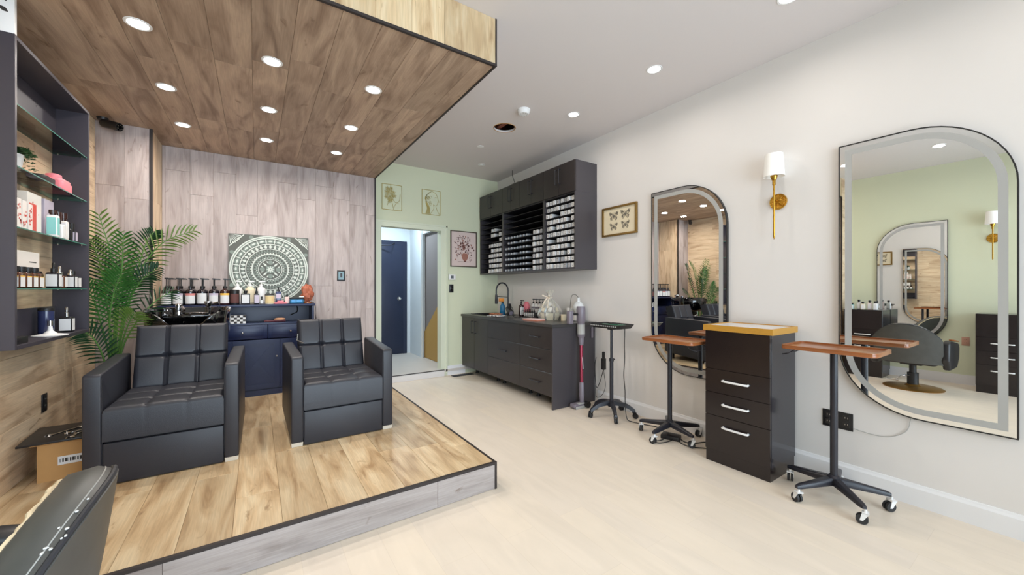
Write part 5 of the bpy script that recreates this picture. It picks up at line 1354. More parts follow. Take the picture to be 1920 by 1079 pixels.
b = MB(); b.tube([A+ax*0.2, A+ax*0.64], 0.0185, 16); tb = b.build('tube', M['wine'], t)
b = MB(); b.box(-0.004, 0.004, -0.0195, -0.0175, -0.09, 0.05, Matrix.Translation(A+ax*0.45) @ Matrix.Rotation(R(-5), 4, 'X')); b.build('print_strip', M['paper'], tb, smooth=False)
b = MB(); b.tube([A+ax*0.62, A+ax*0.66, A+ax*0.74], [0.024, 0.03, 0.03], 14); b.build('coupling', M['purple_metal'], t)
b = MB(); b.tube([A+ax*0.70, A+ax*0.72, A+ax*0.86, A+ax*0.87], [0.03, 0.042, 0.042, 0.036], 18); b.build('dust_bin', M['purple_metal'], t)
b = MB(); b.tube([A+ax*0.74, A+ax*0.85], [0.0435, 0.0435], 18); b.build('bin_window', M['frost'], t)
b = MB(); b.tube([A+ax*0.865, A+ax*0.88, A+ax*1.02, A+ax*1.05], [0.04, 0.05, 0.05, 0.044], 20); b.build('motor_housing', M['purple_metal'], t)
P_ = A+ax*0.96
b = MB(); b.cyl(P_, P_ + Vector((-0.13, 0.01, 0.01)), 0.013, None, 10); b.build('handle_bridge', M['blk'], t)
b = MB(); b.box(-0.185, -0.125, -0.02, 0.035, -0.10, 0.045, Matrix.Translation(P_)); b.build('battery_grip', M['purple_metal'], t, bevel=0.012, seg=3)
# ================================================================== ROLLING TROLLEY
def caster(t, x, y, a, r=0.027, fork=None, z=0.0):
    Mx = Matrix.Translation((x, y, 0)) @ Matrix.Rotation(a, 4, 'Z')
    b = MB()
    for s in (-1, 1): b.tube([Mx @ Vector((0, s*0.004, r)), Mx @ Vector((0, s*0.016, r))], r, 18)
    o = b.build('caster_wheel', M['rubber'], t)
    b = MB()
    b.prism([Mx @ Vector(p) for p in ((-0.010, -0.019, r*0.8), (0.004, -0.019, r*0.8), (0.030, -0.019, r*2+0.012), (0.0, -0.019, r*2+0.012))], (Mx.to_3x3() @ Vector((0, 0.003, 0))))
    b.prism([Mx @ Vector(p) for p in ((-0.010, 0.016, r*0.8), (0.004, 0.016, r*0.8), (0.030, 0.016, r*2+0.012), (0.0, 0.016, r*2+0.012))], (Mx.to_3x3() @ Vector((0, 0.003, 0))))
    b.box(0.0, 0.03, -0.019, 0.019, r*2+0.008, r*2+0.014, Mx)
    b.cyl(Mx @ Vector((0.015, 0, r*2+0.012)), Mx @ Vector((0.015, 0, r*2+0.03)), 0.007, None, 10)
    b.build('fork', fork or M['blk'], o)
t = thing('rolling_trolley', 'black five-star rolling trolley with tray top beside the vacuum', 'trolley', (3.035, 2.70, 0))
b = MB(); b.cyl((0, 0, 0.10), (0, 0, 0.56), 0.019, None, 18); b.cyl((0, 0, 0.56), (0, 0, 0.59), 0.024, None, 18); b.build('lower_post', M['blk_metal'], t)
b = MB(); b.cyl((0, 0, 0.55), (0, 0, 0.90), 0.0135, None, 16); b.build('upper_post', M['blk_metal'], t)
b = MB(); b.cyl((0.02, 0, 0.575), (0.045, 0, 0.575), 0.008, None, 10); b.build('clamp_knob', M['blk'], t)
for k in range(5):
    a = R(-128 + 72*k)
    ca, sa = math.cos(a), math.sin(a)
    path = smoothpath([(0.0, 0, 0.135), (0.06, 0, 0.135), (0.15, 0, 0.118), (0.215, 0, 0.082), (0.235, 0, 0.066)], 4)
    b = MB(); nP = len(path); sec = []
    for i, p in enumerate(path):
        w_ = 0.026 - 0.012*i/nP; h_ = 0.022 - 0.008*i/nP
        sec.append([b.bm.verts.new((p.x*ca - s*w_*sa, p.x*sa + s*w_*ca, p.z + q*h_)) for s, q in ((-1, -1), (1, -1), (0.7, 1), (-0.7, 1))])
    for i in range(nP-1):
        for k2 in range(4): b.face([sec[i][k2], sec[i][(k2+1) % 4], sec[i+1][(k2+1) % 4], sec[i+1][k2]])
    b.face(sec[0]); b.face(sec[-1]); b.build('star_leg', M['blk_metal'], t, ang=50)
    caster(t, 0.235*ca, 0.235*sa, a+PI+0.6*(k % 3), 0.025)
b = MB(); b.lathe([(0, 0.10), (0.04, 0.10), (0.036, 0.15), (0.02, 0.165), (0, 0.165)], 18); b.build('hub', M['blk_metal'], t)
tw, td = 0.40, 0.26
b = MB()
b.prism([(x, y, 0.905) for x, y in rrect(td*0.86, tw*0.86, 0.03)], (0, 0, 0.004))
oa, ia = rrect(td, tw, 0.04), rrect(td*0.86, tw*0.86, 0.03)
lo = [b.bm.verts.new((x, y, 0.906)) for x, y in ia]; hi = [b.bm.verts.new((x, y, 0.945)) for x, y in oa]; hi2 = [b.bm.verts.new((x*0.97, y*0.97, 0.947)) for x, y in oa]; lo2 = [b.bm.verts.new((x*0.97, y*0.97, 0.911)) for x, y in ia]
nn = len(lo)
for k in range(nn):
    q = (k+1) % nn; b.face([lo[k], lo[q], hi[q], hi[k]]); b.face([hi[k], hi[q], hi2[q], hi2[k]]); b.face([hi2[k], hi2[q], lo2[q], lo2[k]])
tr = b.build('tray', M['blk'], t, ang=40)
b = MB()
for k in range(14):
    x, y = (-(td*0.93)/2, -tw*0.40 + tw*0.80*k/13); b.cyl((x-0.012, y, 0.930), (x+0.008, y, 0.930), 0.0055, None, 8)
b.build('tray_notch', M['frost'], tr)
b = MB(); b.box(-0.03, 0.04, -0.03, 0.03, 0.885, 0.906); b.build('tray_mount', M['blk'], t)
t2 = thing('hair_iron', 'green-handled hair tool lying on the trolley tray', 'hair tool', (3.015, 2.655, 0.9115), R(-78))
b = MB(); b.prism([(x, y, 0) for x, y in rrect(0.26, 0.06, 0.025)], (0, 0, 0.035)); b.build('handle', M['greenboard'], t2, bevel=0.010, seg=3)
b = MB(); b.box(-0.05, 0.05, -0.018, 0.018, 0.035, 0.045); b.build('clip', M['blk'], t2, bevel=0.003)
b = MB(); b.tube(smoothpath([(3.03, 2.57, 0.95), (3.035, 2.545, 0.955), (3.035, 2.53, 0.90), (3.03, 2.53, 0.75), (3.04, 2.535, 0.60), (3.02, 2.53, 0.45), (3.05, 2.54, 0.30), (3.03, 2.52, 0.15), (3.02, 2.49, 0.03), (3.05, 2.45, 0.006), (3.08, 2.36, 0.005), (3.12, 2.26, 0.005), (3.16, 2.15, 0.005)]), 0.004, 6)
o = b.build('cord', M['blk'], t2); o.matrix_parent_inverse = (Matrix.Translation(t2.location) @ Matrix.Rotation(R(-78), 4, 'Z')).inverted()
t = thing('cord_adapter', 'black plug adapter hanging behind the trolley post', 'adapter', (3.09, 2.86, 0.50))
b = MB(); b.box(-0.02, 0.02, -0.02, 0.02, -0.06, 0.06); b.box(-0.012, 0.012, -0.012, 0.012, 0.06, 0.13); b.build('adapter_block', M['blk'], t, bevel=0.004)
b = MB(); b.tube(smoothpath([(0, 0, -0.06), (0.0, 0.05, -0.20), (0.02, 0.12, -0.28), (0.05, 0.17, -0.15), (0.10, 0.22, -0.05), (0.14, 0.24, 0.02)]), 0.004, 6); b.tube(smoothpath([(0.0, 0.0, -0.06), (0.05, 0.02, -0.25), (0.1, 0.12, -0.38), (0.12, 0.22, -0.42), (0.14, 0.25, -0.30)]), 0.003, 6)
b.build('cable', M['blk'], t)

# ================================================================== TRAY TABLES
def tray_table(label, loc, rz, a0, zt, off, hook_side, R0=0.25, tw=0.46, td=0.31):
    t = thing('tray_table', label, 'tray table', loc, rz, 'wooden tray tables on star bases')
    b = MB(); b.cyl((0, 0, 0.105), (0, 0, zt-0.02), 0.0195, None, 20); b.build('post', M['blk_metal'], t)
    for k in range(5):
        a = R(a0 + 72*k) - rz; ca, sa = math.cos(a), math.sin(a)
        b = MB(); sec = []
        for (r_, zc, w_, h_) in ((0.0, 0.118, 0.026, 0.022), (0.05, 0.116, 0.024, 0.021), (R0-0.01, 0.098, 0.015, 0.013), (R0+0.012, 0.094, 0.010, 0.009)):
            sec.append([b.bm.verts.new((r_*ca - s*w_*sa, r_*sa + s*w_*ca, zc + q*h_)) for s, q in ((-1, -1), (1, -1), (1, 0.5), (0.6, 1), (-0.6, 1), (-1, 0.5))])
        for i in range(3):
            for k2 in range(6): b.face([sec[i][k2], sec[i][(k2+1) % 6], sec[i+1][(k2+1) % 6], sec[i+1][k2]])
        b.face(sec[0]); b.face(sec[-1]); b.build('star_leg', M['blk_metal'], t, ang=45)
        caster(t, (R0-0.008)*ca - 0.012*math.cos(a+2.5), (R0-0.008)*sa - 0.012*math.sin(a+2.5), a+2.5-0.5*k, 0.027, M['white'])
    b = MB(); b.lathe([(0, 0.095), (0.035, 0.095), (0.035, 0.14), (0.024, 0.15), (0, 0.15)], 18); b.build('hub', M['blk_metal'], t)
    pts = [(x+off[0], y+off[1]) for x, y in rrect(td, tw, 0.035, 3)]
    b = MB(); b.prism([(x, y, zt-0.022) for x, y in pts], (0, 0, 0.016)); top = b.build('table_top', M['walnut'], t, bevel=0.003)
    b = MB(); nn = len(pts)
    cx, cy = off
    A_ = [b.bm.verts.new((x, y, zt-0.006)) for x, y in pts]; Bq = [b.bm.verts.new((x, y, zt+0.003)) for x, y in pts]
    inn = [(cx+(x-cx)*0.92, cy+(y-cy)*0.945) for x, y in pts]
    Cq = [b.bm.verts.new((x, y, zt+0.003)) for x, y in inn]; Dq = [b.bm.verts.new((x, y, zt-0.006)) for x, y in inn]
    for k in range(nn):
        q = (k+1) % nn; b.face([A_[k], A_[q], Bq[q], Bq[k]]); b.face([Bq[k], Bq[q], Cq[q], Cq[k]]); b.face([Cq[k], Cq[q], Dq[q], Dq[k]])
    b.build('raised_lip', M['walnut'], top, ang=30)
    hy = hook_side
    b = MB(); b.tube([(off[0]-0.10, hy*0.16+off[1], zt-0.022), (off[0]-0.12, hy*(0.20)+off[1], zt-0.055), (off[0]-0.10, hy*0.235+off[1], zt-0.065), (off[0]+0.10, hy*0.235+off[1], zt-0.065), (off[0]+0.08, hy*0.16+off[1], zt-0.022)], 0.0035, 6); b.build('wire_holder', M['blk_metal'], t)
    b = MB(); b.box(-0.05, 0.05, -0.05, 0.05, zt-0.028, zt-0.022); b.build('mount_plate', M['blk_metal'], t, smooth=False)
    return t
tray_table('wooden tray table on black star base between the trolley and the drawer cabinet', (3.03, 2.03, 0), 0, 40, 0.885, (-0.11, -0.13), -1, 0.25, 0.47, 0.32)
tray_table('wooden tray table on black star base in front of the double outlet', (2.975, 0.862, 0), 0, 10, 0.945, (-0.035, -0.01), 1, 0.25, 0.46, 0.32)
# ================================================================== STATION DRAWER CABINETS
def station(label, x0, x1, y0, y1, face):
    """face -1: fronts look to -X (right wall), +1: to +X (left wall)"""
    xf_ = x0 if face < 0 else x1
    cx, cy = (x0+x1)/2, (y0+y1)/2
    t = thing('station_cabinet', label, 'drawer cabinet', (cx, cy, 0), 0, 'espresso station drawer cabinets')
    b = MB(); b.box(x0-cx + (0.018 if face < 0 else 0), x1-cx - (0.018 if face > 0 else 0), y0-cy, y1-cy, 0.09, 0.99); b.build('carcass', M['station_side'], t, bevel=0.001, seg=1)
    b = MB(); b.box(x0-cx+0.008, x1-cx-0.008, y0-cy+0.004, y1-cy-0.004, 0, 0.09); b.build('plinth', M['station'], t, smooth=False)
    for k, (z0, z1, h) in enumerate(((0.092, 0.352, 1), (0.355, 0.524, 1), (0.527, 0.753, 1), (0.756, 0.988, 0))):
        if k == 2: z0, z1 = 0.527, 0.70
        if k == 3: z0, z1 = 0.703, 0.988
        q0, q1 = (xf_-cx, xf_-cx+0.0175) if face < 0 else (xf_-cx-0.0175, xf_-cx)
        b = MB(); b.box(q0, q1, y0-cy+0.002, y1-cy-0.002, z0, z1); d = b.build('drawer' if h else 'top_panel', M['station'], t, bevel=0.001, seg=1)
        if h:
            hz = z1 - 0.075 if k else z1 - 0.07
            xx = xf_-cx; f = face
            b = MB(); b.tube(smoothpath([(xx, 0.085, hz), (xx+f*0.022, 0.08, hz), (xx+f*0.026, 0.0, hz), (xx+f*0.022, -0.08, hz), (xx, -0.085, hz)], 4), 0.0075, 10); b.build('handle', M['white'], d)
    return t
station('espresso drawer cabinet with white handles between the two mirrors on the white wall', 2.86, 3.255, 1.167, 1.615, -1)
t = thing('wooden_tray', 'golden wooden tray with white marble inside on the drawer cabinet', 'tray', (3.045, 1.385, 0.99), 0)
tx, ty = 0.40, 0.475
b = MB()
for a in ((-tx/2, -tx/2+0.012, -ty/2, ty/2), (tx/2-0.012, tx/2, -ty/2, ty/2), (-tx/2+0.012, tx/2-0.012, -ty/2, -ty/2+0.012), (-tx/2+0.012, tx/2-0.012, ty/2-0.012, ty/2)): b.box(*a, 0, 0.042)
b.build('rim', M['tray_side'], t, smooth=False)
b = MB(); b.box(-tx/2+0.012, tx/2-0.012, -ty/2+0.012, ty/2-0.012, 0, 0.036); b.build('marble_base', M['marble'], t, smooth=False)
station('espresso drawer cabinet against the green wall beside its brass sconce', XG+0.04, -1.05, 0.34, 0.77, 1)
station('espresso drawer cabinet loaded with bottles against the green wall', XG+0.04, -1.05, 1.64, 2.08, 1)
rg = random.Random(2)
for k, (x, y, h, m_, lab) in enumerate(((-1.13, 1.73, 0.13, 'white', 'white bottle with black cap on the green-wall station cabinet'), (-1.16, 1.80, 0.14, 'pale_pink', 'pale pink bottle with black cap on the green-wall station cabinet'), (-1.12, 1.87, 0.12, 'cream', 'cream bottle with black cap on the green-wall station cabinet'), (-1.18, 1.93, 0.15, 'frost', 'grey bottle with black cap on the green-wall station cabinet'), (-1.14, 2.0, 0.10, 'teal', 'teal bottle with black cap on the green-wall station cabinet'))):
    square_bottle('product_bottle', lab, 'bottle', x, y, 0.99, 0.045, 0.045, h*0.75, h, M[m_], M['paper'], M['blk'], None, 0.016)

# ================================================================== MIRRORS
def mirror_outline(w_, h_, r_, n=14):
    """local (s, z); s to the viewer's right. square top-left and bottom-right, round top-right and bottom-left"""
    pts = [(-w_/2, h_)]
    for k in range(n+1):
        a = PI/2 - PI/2*k/n; pts.append((w_/2 - r_ + r_*math.cos(a), h_ - r_ + r_*math.sin(a)))
    pts.append((w_/2, 0))
    for k in range(n+1):
        a = -PI/2 - PI/2*k/n; pts.append((-w_/2 + r_ + r_*math.cos(a), r_ + r_*math.sin(a)))
    return pts
def inset(pts, d):
    n = len(pts); out = []
    for i in range(n):
        p0, p1, p2 = Vector(pts[i-1]), Vector(pts[i]), Vector(pts[(i+1) % n])
        d1, d2 = (p1-p0), (p2-p1)
        if d1.length < 1e-7: d1 = d2
        if d2.length < 1e-7: d2 = d1
        d1.normalize(); d2.normalize()
        n1, n2 = Vector((d1.y, -d1.x)), Vector((d2.y, -d2.x))
        m = (n1+n2); m = m/max(0.5, m.dot(n1)) if m.length > 1e-6 else n1
        out.append(tuple(p1 + m*d))
    return out
def led_mirror(label, loc, sgn, w_=0.735, h_=1.74, r_=0.40):
    """sgn -1: on the right wall looking to -X; +1: on the left wall looking to +X"""
    t = thing('led_mirror', label, 'mirror', loc, 0, 'arched mirrors with lit band')
    P0 = mirror_outline(w_, h_, r_)
    # viewer's right: for the right wall it is -Y, for the left wall it is +Y
    def W3(p, d): return (sgn*d, (p[0] if sgn > 0 else -p[0]), p[1])
    def band(bld, A, B2, d):
        a = [bld.bm.verts.new(W3(p, d)) for p in A]; c = [bld.bm.verts.new(W3(p, d)) for p in B2]; n = len(a)
        for k in range(n): bld.face([a[k], a[(k+1) % n], c[(k+1) % n], c[k]])
    def wall(bld, A, d0, d1):
        a = [bld.bm.verts.new(W3(p, d0)) for p in A]; c = [bld.bm.verts.new(W3(p, d1)) for p in A]; n = len(a)
        for k in range(n): bld.face([a[k], a[(k+1) % n], c[(k+1) % n], c[k]])
    b = MB(); I = inset(P0, 0.006)
    wall(b, P0, 0.0, 0.030); band(b, P0, I, 0.030); wall(b, I, 0.030, 0.026); b.build('frame', M['blk'], t, smooth=False)
    b = MB(); b.prism([W3(p, 0.026) for p in I], (-sgn*0.004, 0, 0)); b.build('mirror_glass', M['mirror'], t, smooth=False)
    b = MB(); band(b, inset(P0, 0.033), inset(P0, 0.068), 0.0265); wall(b, inset(P0, 0.033), 0.0262, 0.0265); b.build('frosted_band', M['frost'], t, smooth=False)
    return t
led_mirror('arched mirror on the white wall between butterfly picture and brass sconce', (XR, 2.027, 0.51), -1)
big_mirror = led_mirror('arched mirror on the white wall above the grey cord loop', (XR, 0.555, 0.52), -1)
led_mirror('arched mirror with lit band on the green wall in front of the styling chair', (XG, 1.425, 0.53), 1)

# ================================================================== SCONCES
def sconce(label, loc, sgn):
    t = thing('wall_sconce', label, 'wall lamp', loc, 0, 'brass wall sconces')
    RM = Matrix.Rotation(R(90)*sgn, 4, 'Y')
    b = MB(); b.lathe([(0, 0), (0.056, 0), (0.06, 0.006), (0.056, 0.014), (0.05, 0.012), (0.02, 0.018), (0, 0.02)], 28, M=RM); bp_ = b.build('wall_plate', M['gold'], t)
    b = MB()
    for k in range(8):
        a = 2*PI*k/8; b.tube([RM @ Vector((0.012*math.cos(a), 0.012*math.sin(a), 0.019)), RM @ Vector((0.05*math.cos(a), 0.05*math.sin(a), 0.015))], 0.003, 6)
    b.build('rib', M['gold'], bp_)
    x = sgn*0.078
    b = MB(); b.cyl((sgn*0.018, 0, 0), (x, 0, 0), 0.007, None, 10); b.build('bracket', M['gold'], t)
    b = MB(); b.cyl((x, 0, -0.27), (x, 0, 0.12), 0.0065, None, 12); b.ball((x, 0, -0.275), 0.007); b.cyl((x, 0, -0.29), (x, 0, -0.275), 0.003, None, 8); b.build('rod', M['gold'], t)
    b = MB(); b.cyl((x, 0, 0.115), (x, 0, 0.15), 0.011, None, 14); b.lathe([(0.011, 0.15), (0.015, 0.152), (0.024, 0.18), (0.024, 0.186), (0, 0.186)], 18, (x, 0, 0)); b.build('candle_cup', M['gold'], t)
    b = MB(); n = 32; sec = []
    for (r_, z_) in ((0.068, 0.178), (0.058, 0.345), (0.0565, 0.345), (0.0665, 0.178)): sec.append([b.bm.verts.new((x + r_*math.cos(2*PI*k/n), r_*math.sin(2*PI*k/n), z_)) for k in range(n)])
    for i in range(4):
        a_, c_ = sec[i], sec[(i+1) % 4]
        for k in range(n): b.face([a_[k], a_[(k+1) % n], c_[(k+1) % n], c_[k]])
    b.build('lamp_shade', M['shade'], t, ang=50)
    b = MB(); b.ball((x, 0, 0.235), 0.022, 0.022, 0.03); b.cyl((x, 0, 0.186), (x, 0, 0.215), 0.012, None, 12); b.build('bulb', M['shade'], t)
    return t
sconce('brass wall sconce with white shade on the white wall between the mirrors', (XR, 1.29, 1.964), -1)
sconce('brass wall sconce with white shade on the green wall', (XG, 0.663, 1.97), 1)
# ================================================================== PICTURES
t = thing('butterfly_picture', 'gilt framed print of four butterflies on the white wall', 'picture', (XR, 2.816, 2.05))
fw, fh = 0.478, 0.325
b = MB()
for (y0, y1, z0, z1) in ((-fw/2, fw/2, fh/2-0.022, fh/2), (-fw/2, fw/2, -fh/2, -fh/2+0.022), (-fw/2, -fw/2+0.022, -fh/2+0.022, fh/2-0.022), (fw/2-0.022, fw/2, -fh/2+0.022, fh/2-0.022)): b.box(-0.026, 0, y0, y1, z0, z1)
b.build('frame', M['gilt'], t, bevel=0.004)
b = MB(); b.box(-0.012, 0, -fw/2+0.02, fw/2-0.02, -fh/2+0.02, fh/2-0.02); mt = b.build('print_sheet', M['cream'], t, smooth=False)
for (cy, cz_, s) in ((0.075, 0.055, 1), (-0.085, 0.058, 1), (0.075, -0.062, 0.85), (-0.085, -0.056, 0.85)):
    b = MB()
    for e in (-1, 1):
        for wing in ([(0.004, 0.0), (0.02, 0.03), (0.05, 0.05), (0.064, 0.045), (0.055, 0.015), (0.03, -0.002)], [(0.004, -0.002), (0.03, -0.004), (0.048, -0.012), (0.044, -0.035), (0.028, -0.045), (0.012, -0.025)]):
            n = len(wing)
            # wing outline and veins drawn as thin strips
            for k in range(n):
                p, q = Vector(wing[k])*s, Vector(wing[(k+1) % n])*s
                b.tube([(-0.0125, cy + e*p.x, cz_ + p.y), (-0.0125, cy + e*q.x, cz_ + q.y)], 0.0022*s, 5)
                b.tube([(-0.0122, cy + e*0.004*s, cz_), (-0.0122, cy + e*p.x, cz_ + p.y)], 0.0012*s, 4)
            c_ = Vector((0, 0))
            b.poly([(-0.0123, cy + e*(p[0]*0.86+0.003)*s, cz_ + p[1]*0.86*s) for p in wing[1:5]][::e])
    b.tube([(-0.0125, cy, cz_ + 0.022*s), (-0.0125, cy, cz_ - 0.022*s)], 0.0035*s, 6)
    b.tube([(-0.0125, cy, cz_ + 0.02*s), (-0.0125, cy+0.012*s, cz_ + 0.045*s)], 0.001, 4); b.tube([(-0.0125, cy, cz_ + 0.02*s), (-0.0125, cy-0.012*s, cz_ + 0.045*s)], 0.001, 4)
    b.build('butterfly_print', mat('butterfly_ink', (112, 104, 92), 0.7) if 'butterfly_ink' not in bpy.data.materials else bpy.data.materials['butterfly_ink'], mt, smooth=False, fixn=False)
t = thing('flower_picture', 'dark framed brown print of flowers in a vase on the green wall', 'picture', (2.677, YG, 1.921))
fw, fh = 0.45, 0.554
b = MB()
for (x0, x1, z0, z1) in ((-fw/2, fw/2, fh/2-0.014, fh/2), (-fw/2, fw/2, -fh/2, -fh/2+0.014), (-fw/2, -fw/2+0.014, -fh/2+0.014, fh/2-0.014), (fw/2-0.014, fw/2, -fh/2+0.014, fh/2-0.014)): b.box(x0, x1, -0.022, 0, z0, z1)
b.build('frame', mat('dark_bronze_frame', (84, 72, 58), 0.4, metal=0.4), t, bevel=0.002)
b = MB(); b.box(-fw/2+0.013, fw/2-0.013, -0.010, 0, -fh/2+0.013, fh/2-0.013); mt = b.build('print_sheet', M['pinkpaper'], t, smooth=False)
rg = random.Random(40); b1, b2 = MB(), MB()
def disc(b, x, z, r_, y=-0.0104, n=7, sx=1.0, a0=0.0):
    b.poly([(x + r_*math.cos(2*PI*k/n + a0)*rg.uniform(.7, 1.2)*sx, y - rg.uniform(0, .0004), z + r_*math.sin(2*PI*k/n + a0)*rg.uniform(.7, 1.2)) for k in range(n)])
for k in range(150):
    a = rg.uniform(0, 2*PI); r_ = abs(rg.gauss(0, 0.085)); x, z = 0.0 + r_*math.cos(a)*1.05, 0.035 + r_*math.sin(a)*1.1
    if abs(x) > fw/2-0.04 or abs(z) > fh/2-0.04: continue
    disc(b1 if rg.random() < 0.75 else b2, x, z, rg.uniform(0.005, 0.014))
for (x0, z0, x1, z1) in ((0, 0, -0.10, 0.17), (0, 0.02, -0.02, 0.20), (0, 0, 0.10, 0.16), (0, 0, 0.15, 0.04), (0, -0.02, -0.14, -0.03), (0, 0, -0.06, 0.2), (0, -0.02, 0.13, -0.05), (0.02, 0, 0.07, 0.19), (-0.02, -0.05, -0.12, -0.10), (-0.02, -.02, -.15, .10)):
    b1.tube(smoothpath([(x0, -0.0106, z0), ((x0+x1)/2+0.012, -0.0106, (z0+z1)/2), (x1, -0.0106, z1)], 4), 0.0016, 4)
    for q in range(4): disc(b1, x1+rg.uniform(-.02, .02), z1+rg.uniform(-.03, .01), rg.uniform(.004, .010))
b3 = MB(); vs = [(0.055*math.sin(PI*(k+3.0)/13.5), -0.065 - 0.013*k) for k in range(10)]
b3.prism([(0.02+w_, -0.0112, z_) for w_, z_ in vs] + [(0.02-w_, -0.0112, z_) for w_, z_ in vs[::-1]], (0, 0.001, 0))
b3.build('vase_print', mat('tan_ink', (160, 108, 92), 0.7), mt, smooth=False)
b1.box(-0.10, 0.12, -0.0108, -0.0102, -0.197, -0.193); b1.box(0.0, 0.04, -0.0112, -0.0102, -0.195, -0.18)
for k in range(12): disc(b1, rg.uniform(0.08, 0.15), rg.uniform(-0.19, -0.12), 0.006)
b1.build('flower_print', M['ink_brown'], mt, smooth=False, fixn=False)['kind'] = 'stuff'
b2.build('petal_print', bpy.data.materials['tan_ink'], mt, smooth=False, fixn=False)['kind'] = 'stuff'
# gold wire wall art
def wire_art(name, label, x0, x1, z0, z1, kind):
    t = thing(name, label, 'wall art', ((x0+x1)/2, YG, (z0+z1)/2), 0)
    W_, H_ = x1-x0, z1-z0
    b = MB()
    for (p, q) in (((-W_/2, -H_/2), (W_/2, -H_/2)), ((W_/2, -H_/2), (W_/2, H_/2)), ((W_/2, H_/2), (-W_/2, H_/2)), ((-W_/2, H_/2), (-W_/2, -H_/2))): b.tube([(p[0], -0.008, p[1]), (q[0], -0.008, q[1])], 0.004, 6)
    b.build('wire_frame', M['gold_paint'], t)
    b = MB(); rg = random.Random(6)
    def ln(pts, r_=0.0026): b.tube(smoothpath([(x*W_, -0.008, z*H_) for x, z in pts], 5), r_, 5)
    if kind == 'flowers':
        for k in range(16):
            a = rg.uniform(0, 2*PI); cx, cz_ = -0.10 + 0.26*math.cos(k*2.4)*((k+1)/16)**.5, 0.12 + 0.28*math.sin(k*2.4)*((k+1)/16)**.5
            for q in range(5):
                a = 2*PI*q/5 + k; ln([(cx, cz_), (cx + .07*math.cos(a-.35), cz_ + .055*math.sin(a-.35)), (cx + .095*math.cos(a), cz_ + .075*math.sin(a)), (cx + .07*math.cos(a+.35), cz_ + .055*math.sin(a+.35)), (cx, cz_)], 0.0018)
        ln([(-.05, -.1), (0.02, -.25), (.08, -.5)]); ln([(-.12, -.05), (-.2, -.25), (-.26, -.36)]); ln([(.0, -.05), (.2, -.2), (.38, -.1), (.42, .15)]); ln([(.1, -.4), (.2, -.25), (.34, -.22)]); ln([(-.1, .3), (-.06, .42), (-.1, .5)])
    else:
        for k in range(9):
            d_ = k*0.045; ln([(0.05-d_*.5, .46-d_*.2), (-.22-d_*.3, .30-d_*.35), (-.30+d_*.2, -.02), (-.22+d_*.4, -.25), (-.30+d_*.6, -.48)], 0.0022)
        for k in range(10):
            cx, cz_ = -.28 + .3*rg.random(), -.2 + .5*rg.random(); ln([(cx+.06*math.cos(q), cz_+.05*math.sin(q)) for q in (0, 1.2, 2.4, 3.6, 4.8, 5.8)], 0.0018)
        ln([(0.05, .46), (.25, .38), (.36, .22), (.38, .14), (.44, .05), (.36, .03), (.35, -.05), (.24, -.12), (.12, -.08)]); ln([(.12, -.08), (.14, -.25), (-.05, -.48)]); ln([(.26, -.14), (.34, -.32), (.46, -.46)]); ln([(.18, .2), (.26, .23), (.31, .2)])
    b.build('wire_drawing', M['gold_paint'], t)
    return t
wire_art('gold_wire_art', 'gold wire line art of a flower bunch above the doorway', 1.435, 1.708, 2.405, 2.755, 'flowers')
wire_art('gold_wire_art', 'gold wire line art of a flowing-haired profile above the doorway', 2.005, 2.287, 2.40, 2.76, 'face')
# thermostat and switch
t = thing('thermostat', 'white wall thermostat with grey screen beside the door casing', 'thermostat', (2.478, YG, 1.485))
b = MB(); b.box(-0.058, 0.058, -0.022, 0, -0.042, 0.042); b.build('housing', M['white'], t, bevel=0.005)
b = MB(); b.box(-0.026, 0.022, -0.0235, -0.0215, -0.022, 0.022); b.build('screen', mat('lcd_grey', (92, 98, 104), 0.3), t, smooth=False)
t = thing('light_switch', 'black light switch plate below the thermostat', 'light switch', (2.47, YG, 1.312))
b = MB(); b.box(-0.036, 0.036, -0.006, 0, -0.062, 0.062); b.build('plate', M['blk'], t, bevel=0.002)
b = MB(); b.box(-0.016, 0.016, -0.010, -0.006, -0.034, 0.034); b.build('rocker', M['gloss_blk'], t, bevel=0.0015)
# floor register
t = thing('floor_register', 'black slotted floor vent at the foot of the green wall', 'floor vent', (2.60, 5.235, 0))
b = MB(); b.box(-0.17, 0.17, -0.06, 0.06, 0, 0.003); b.build('plate', M['blk'], t, smooth=False)
for k in range(16):
    b = MB(); b.box(-0.155 + 0.02*k, -0.147 + 0.02*k, -0.05, 0.05, 0.003, 0.0055); b.build('slat', M['blk_metal'], t, smooth=False)
# hall door
t = thing('hall_door', 'navy blue door with silver knob at the end of the hallway', 'door', (1.93, HY, 0.095))
b = MB(); b.box(-0.36, 0.36, -0.035, -0.004, 0.006, 2.03); b.build('leaf', M['navy_door'], t, bevel=0.002)
b = MB()
for (x0, x1, z0, z1) in ((0.36, 0.43, 0, 2.10), (-0.43, -0.36, 0, 2.10), (-0.36, 0.36, 2.03, 2.10)): b.box(x0, x1, -0.03, 0, z0, z1)
b.build('door_frame', M['navy_door'], t, smooth=False)
b = MB(); b.cyl((0.28, -0.035, 1.03), (0.28, -0.06, 1.03), 0.014, None, 12); b.ball((0.28, -0.075, 1.03), 0.03, 0.024, 0.03); b.lathe([(0, 0), (0.034, 0), (0.034, 0.004), (0, 0.004)], 18, M=Matrix.Translation((0.28, -0.035, 1.03)) @ Matrix.Rotation(R(90), 4, 'X')); b.build('knob', M['silver'], t)
b = MB(); b.box(-0.30, -0.05, -0.085, -0.035, 1.94, 2.0); b.tube([(-0.1, -0.08, 1.99), (0.1, -0.16, 2.0), (0.2, -0.03, 2.06)], 0.008, 8); b.build('door_closer', M['blk'], t)
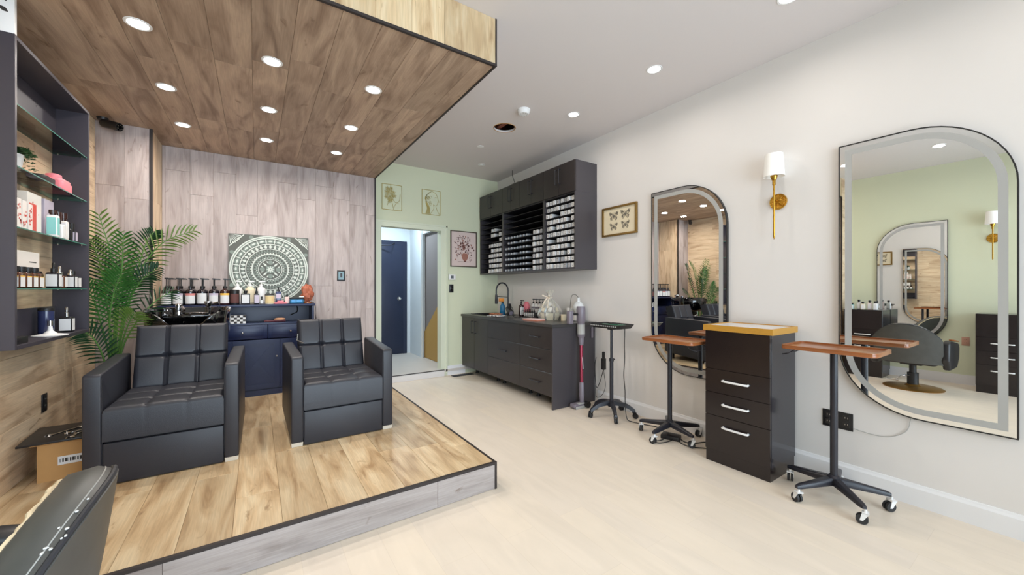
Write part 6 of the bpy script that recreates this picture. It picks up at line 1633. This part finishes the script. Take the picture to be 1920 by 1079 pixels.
# outlets by the second mirror, wall plug, cords on the floor
outlet('wall_outlet', 'black double wall outlet behind the tray table post on the white wall', (XR, 0.935, 0.41), '-X', M['blk'], True)
outlet('wall_outlet', 'reddish wall outlet low on the green wall', (XG, 0.90, 0.59), '+X', mat('pinkish_plate', (196, 150, 128), 0.5))
b = MB(); b.lathe([(0, 0), (0.016, 0), (0.016, 0.008), (0.010, 0.016), (0, 0.016)], 16, M=Matrix.Rotation(R(-90), 4, 'Y'))
tag(b.build('wall_plug', M['blk'], None, (XR, 2.203, 0.476)), 'small black round plug on the white wall under the mirror', 'wall plug')
b = MB(); b.tube(smoothpath([(XR-0.012, 0.58, 0.53), (XR-0.006, 0.60, 0.44), (XR-0.005, 0.66, 0.385), (XR-0.005, 0.74, 0.365), (XR-0.005, 0.85, 0.375)]), 0.002, 6)
b.build('cord', M['frost'], big_mirror, (-XR, -0.555, -0.52))
t = thing('power_brick', 'black power brick with looped cable under the tray table', 'power adapter', (3.0, 2.0, 0), R(20))
b = MB(); b.box(-0.05, 0.05, -0.075, 0.075, 0, 0.036); b.build('brick', M['blk'], t, bevel=0.006)
b = MB()
b.tube(smoothpath([(-0.05, 0.03, 0.012), (-0.11, 0.06, 0.005), (-0.16, 0.10, 0.004), (-0.17, 0.05, 0.004), (-0.10, 0.0, 0.004), (-0.05, -0.03, 0.012)]), 0.004, 6)
b.tube(smoothpath([(0.0, -0.075, 0.015), (-0.02, -0.12, 0.004), (0.0, -0.19, 0.004), (0.08, -0.26, 0.004), (0.10, -0.36, 0.004)]), 0.004, 6)
b.tube(smoothpath([(-0.03, -0.075, 0.012), (-0.07, -0.10, 0.004), (-0.10, -0.18, 0.004), (-0.06, -0.28, 0.004), (-0.02, -0.40, 0.004)]), 0.004, 6)
b.build('cable', M['blk'], t)
t = thing('wall_box', 'black plug strip fixed on the counter end panel', 'plug strip', (3.22, 3.165, 0.80))
b = MB(); b.box(-0.012, 0.012, -0.018, 0, -0.06, 0.06); b.build('housing', M['purple_metal'], t, bevel=0.003)
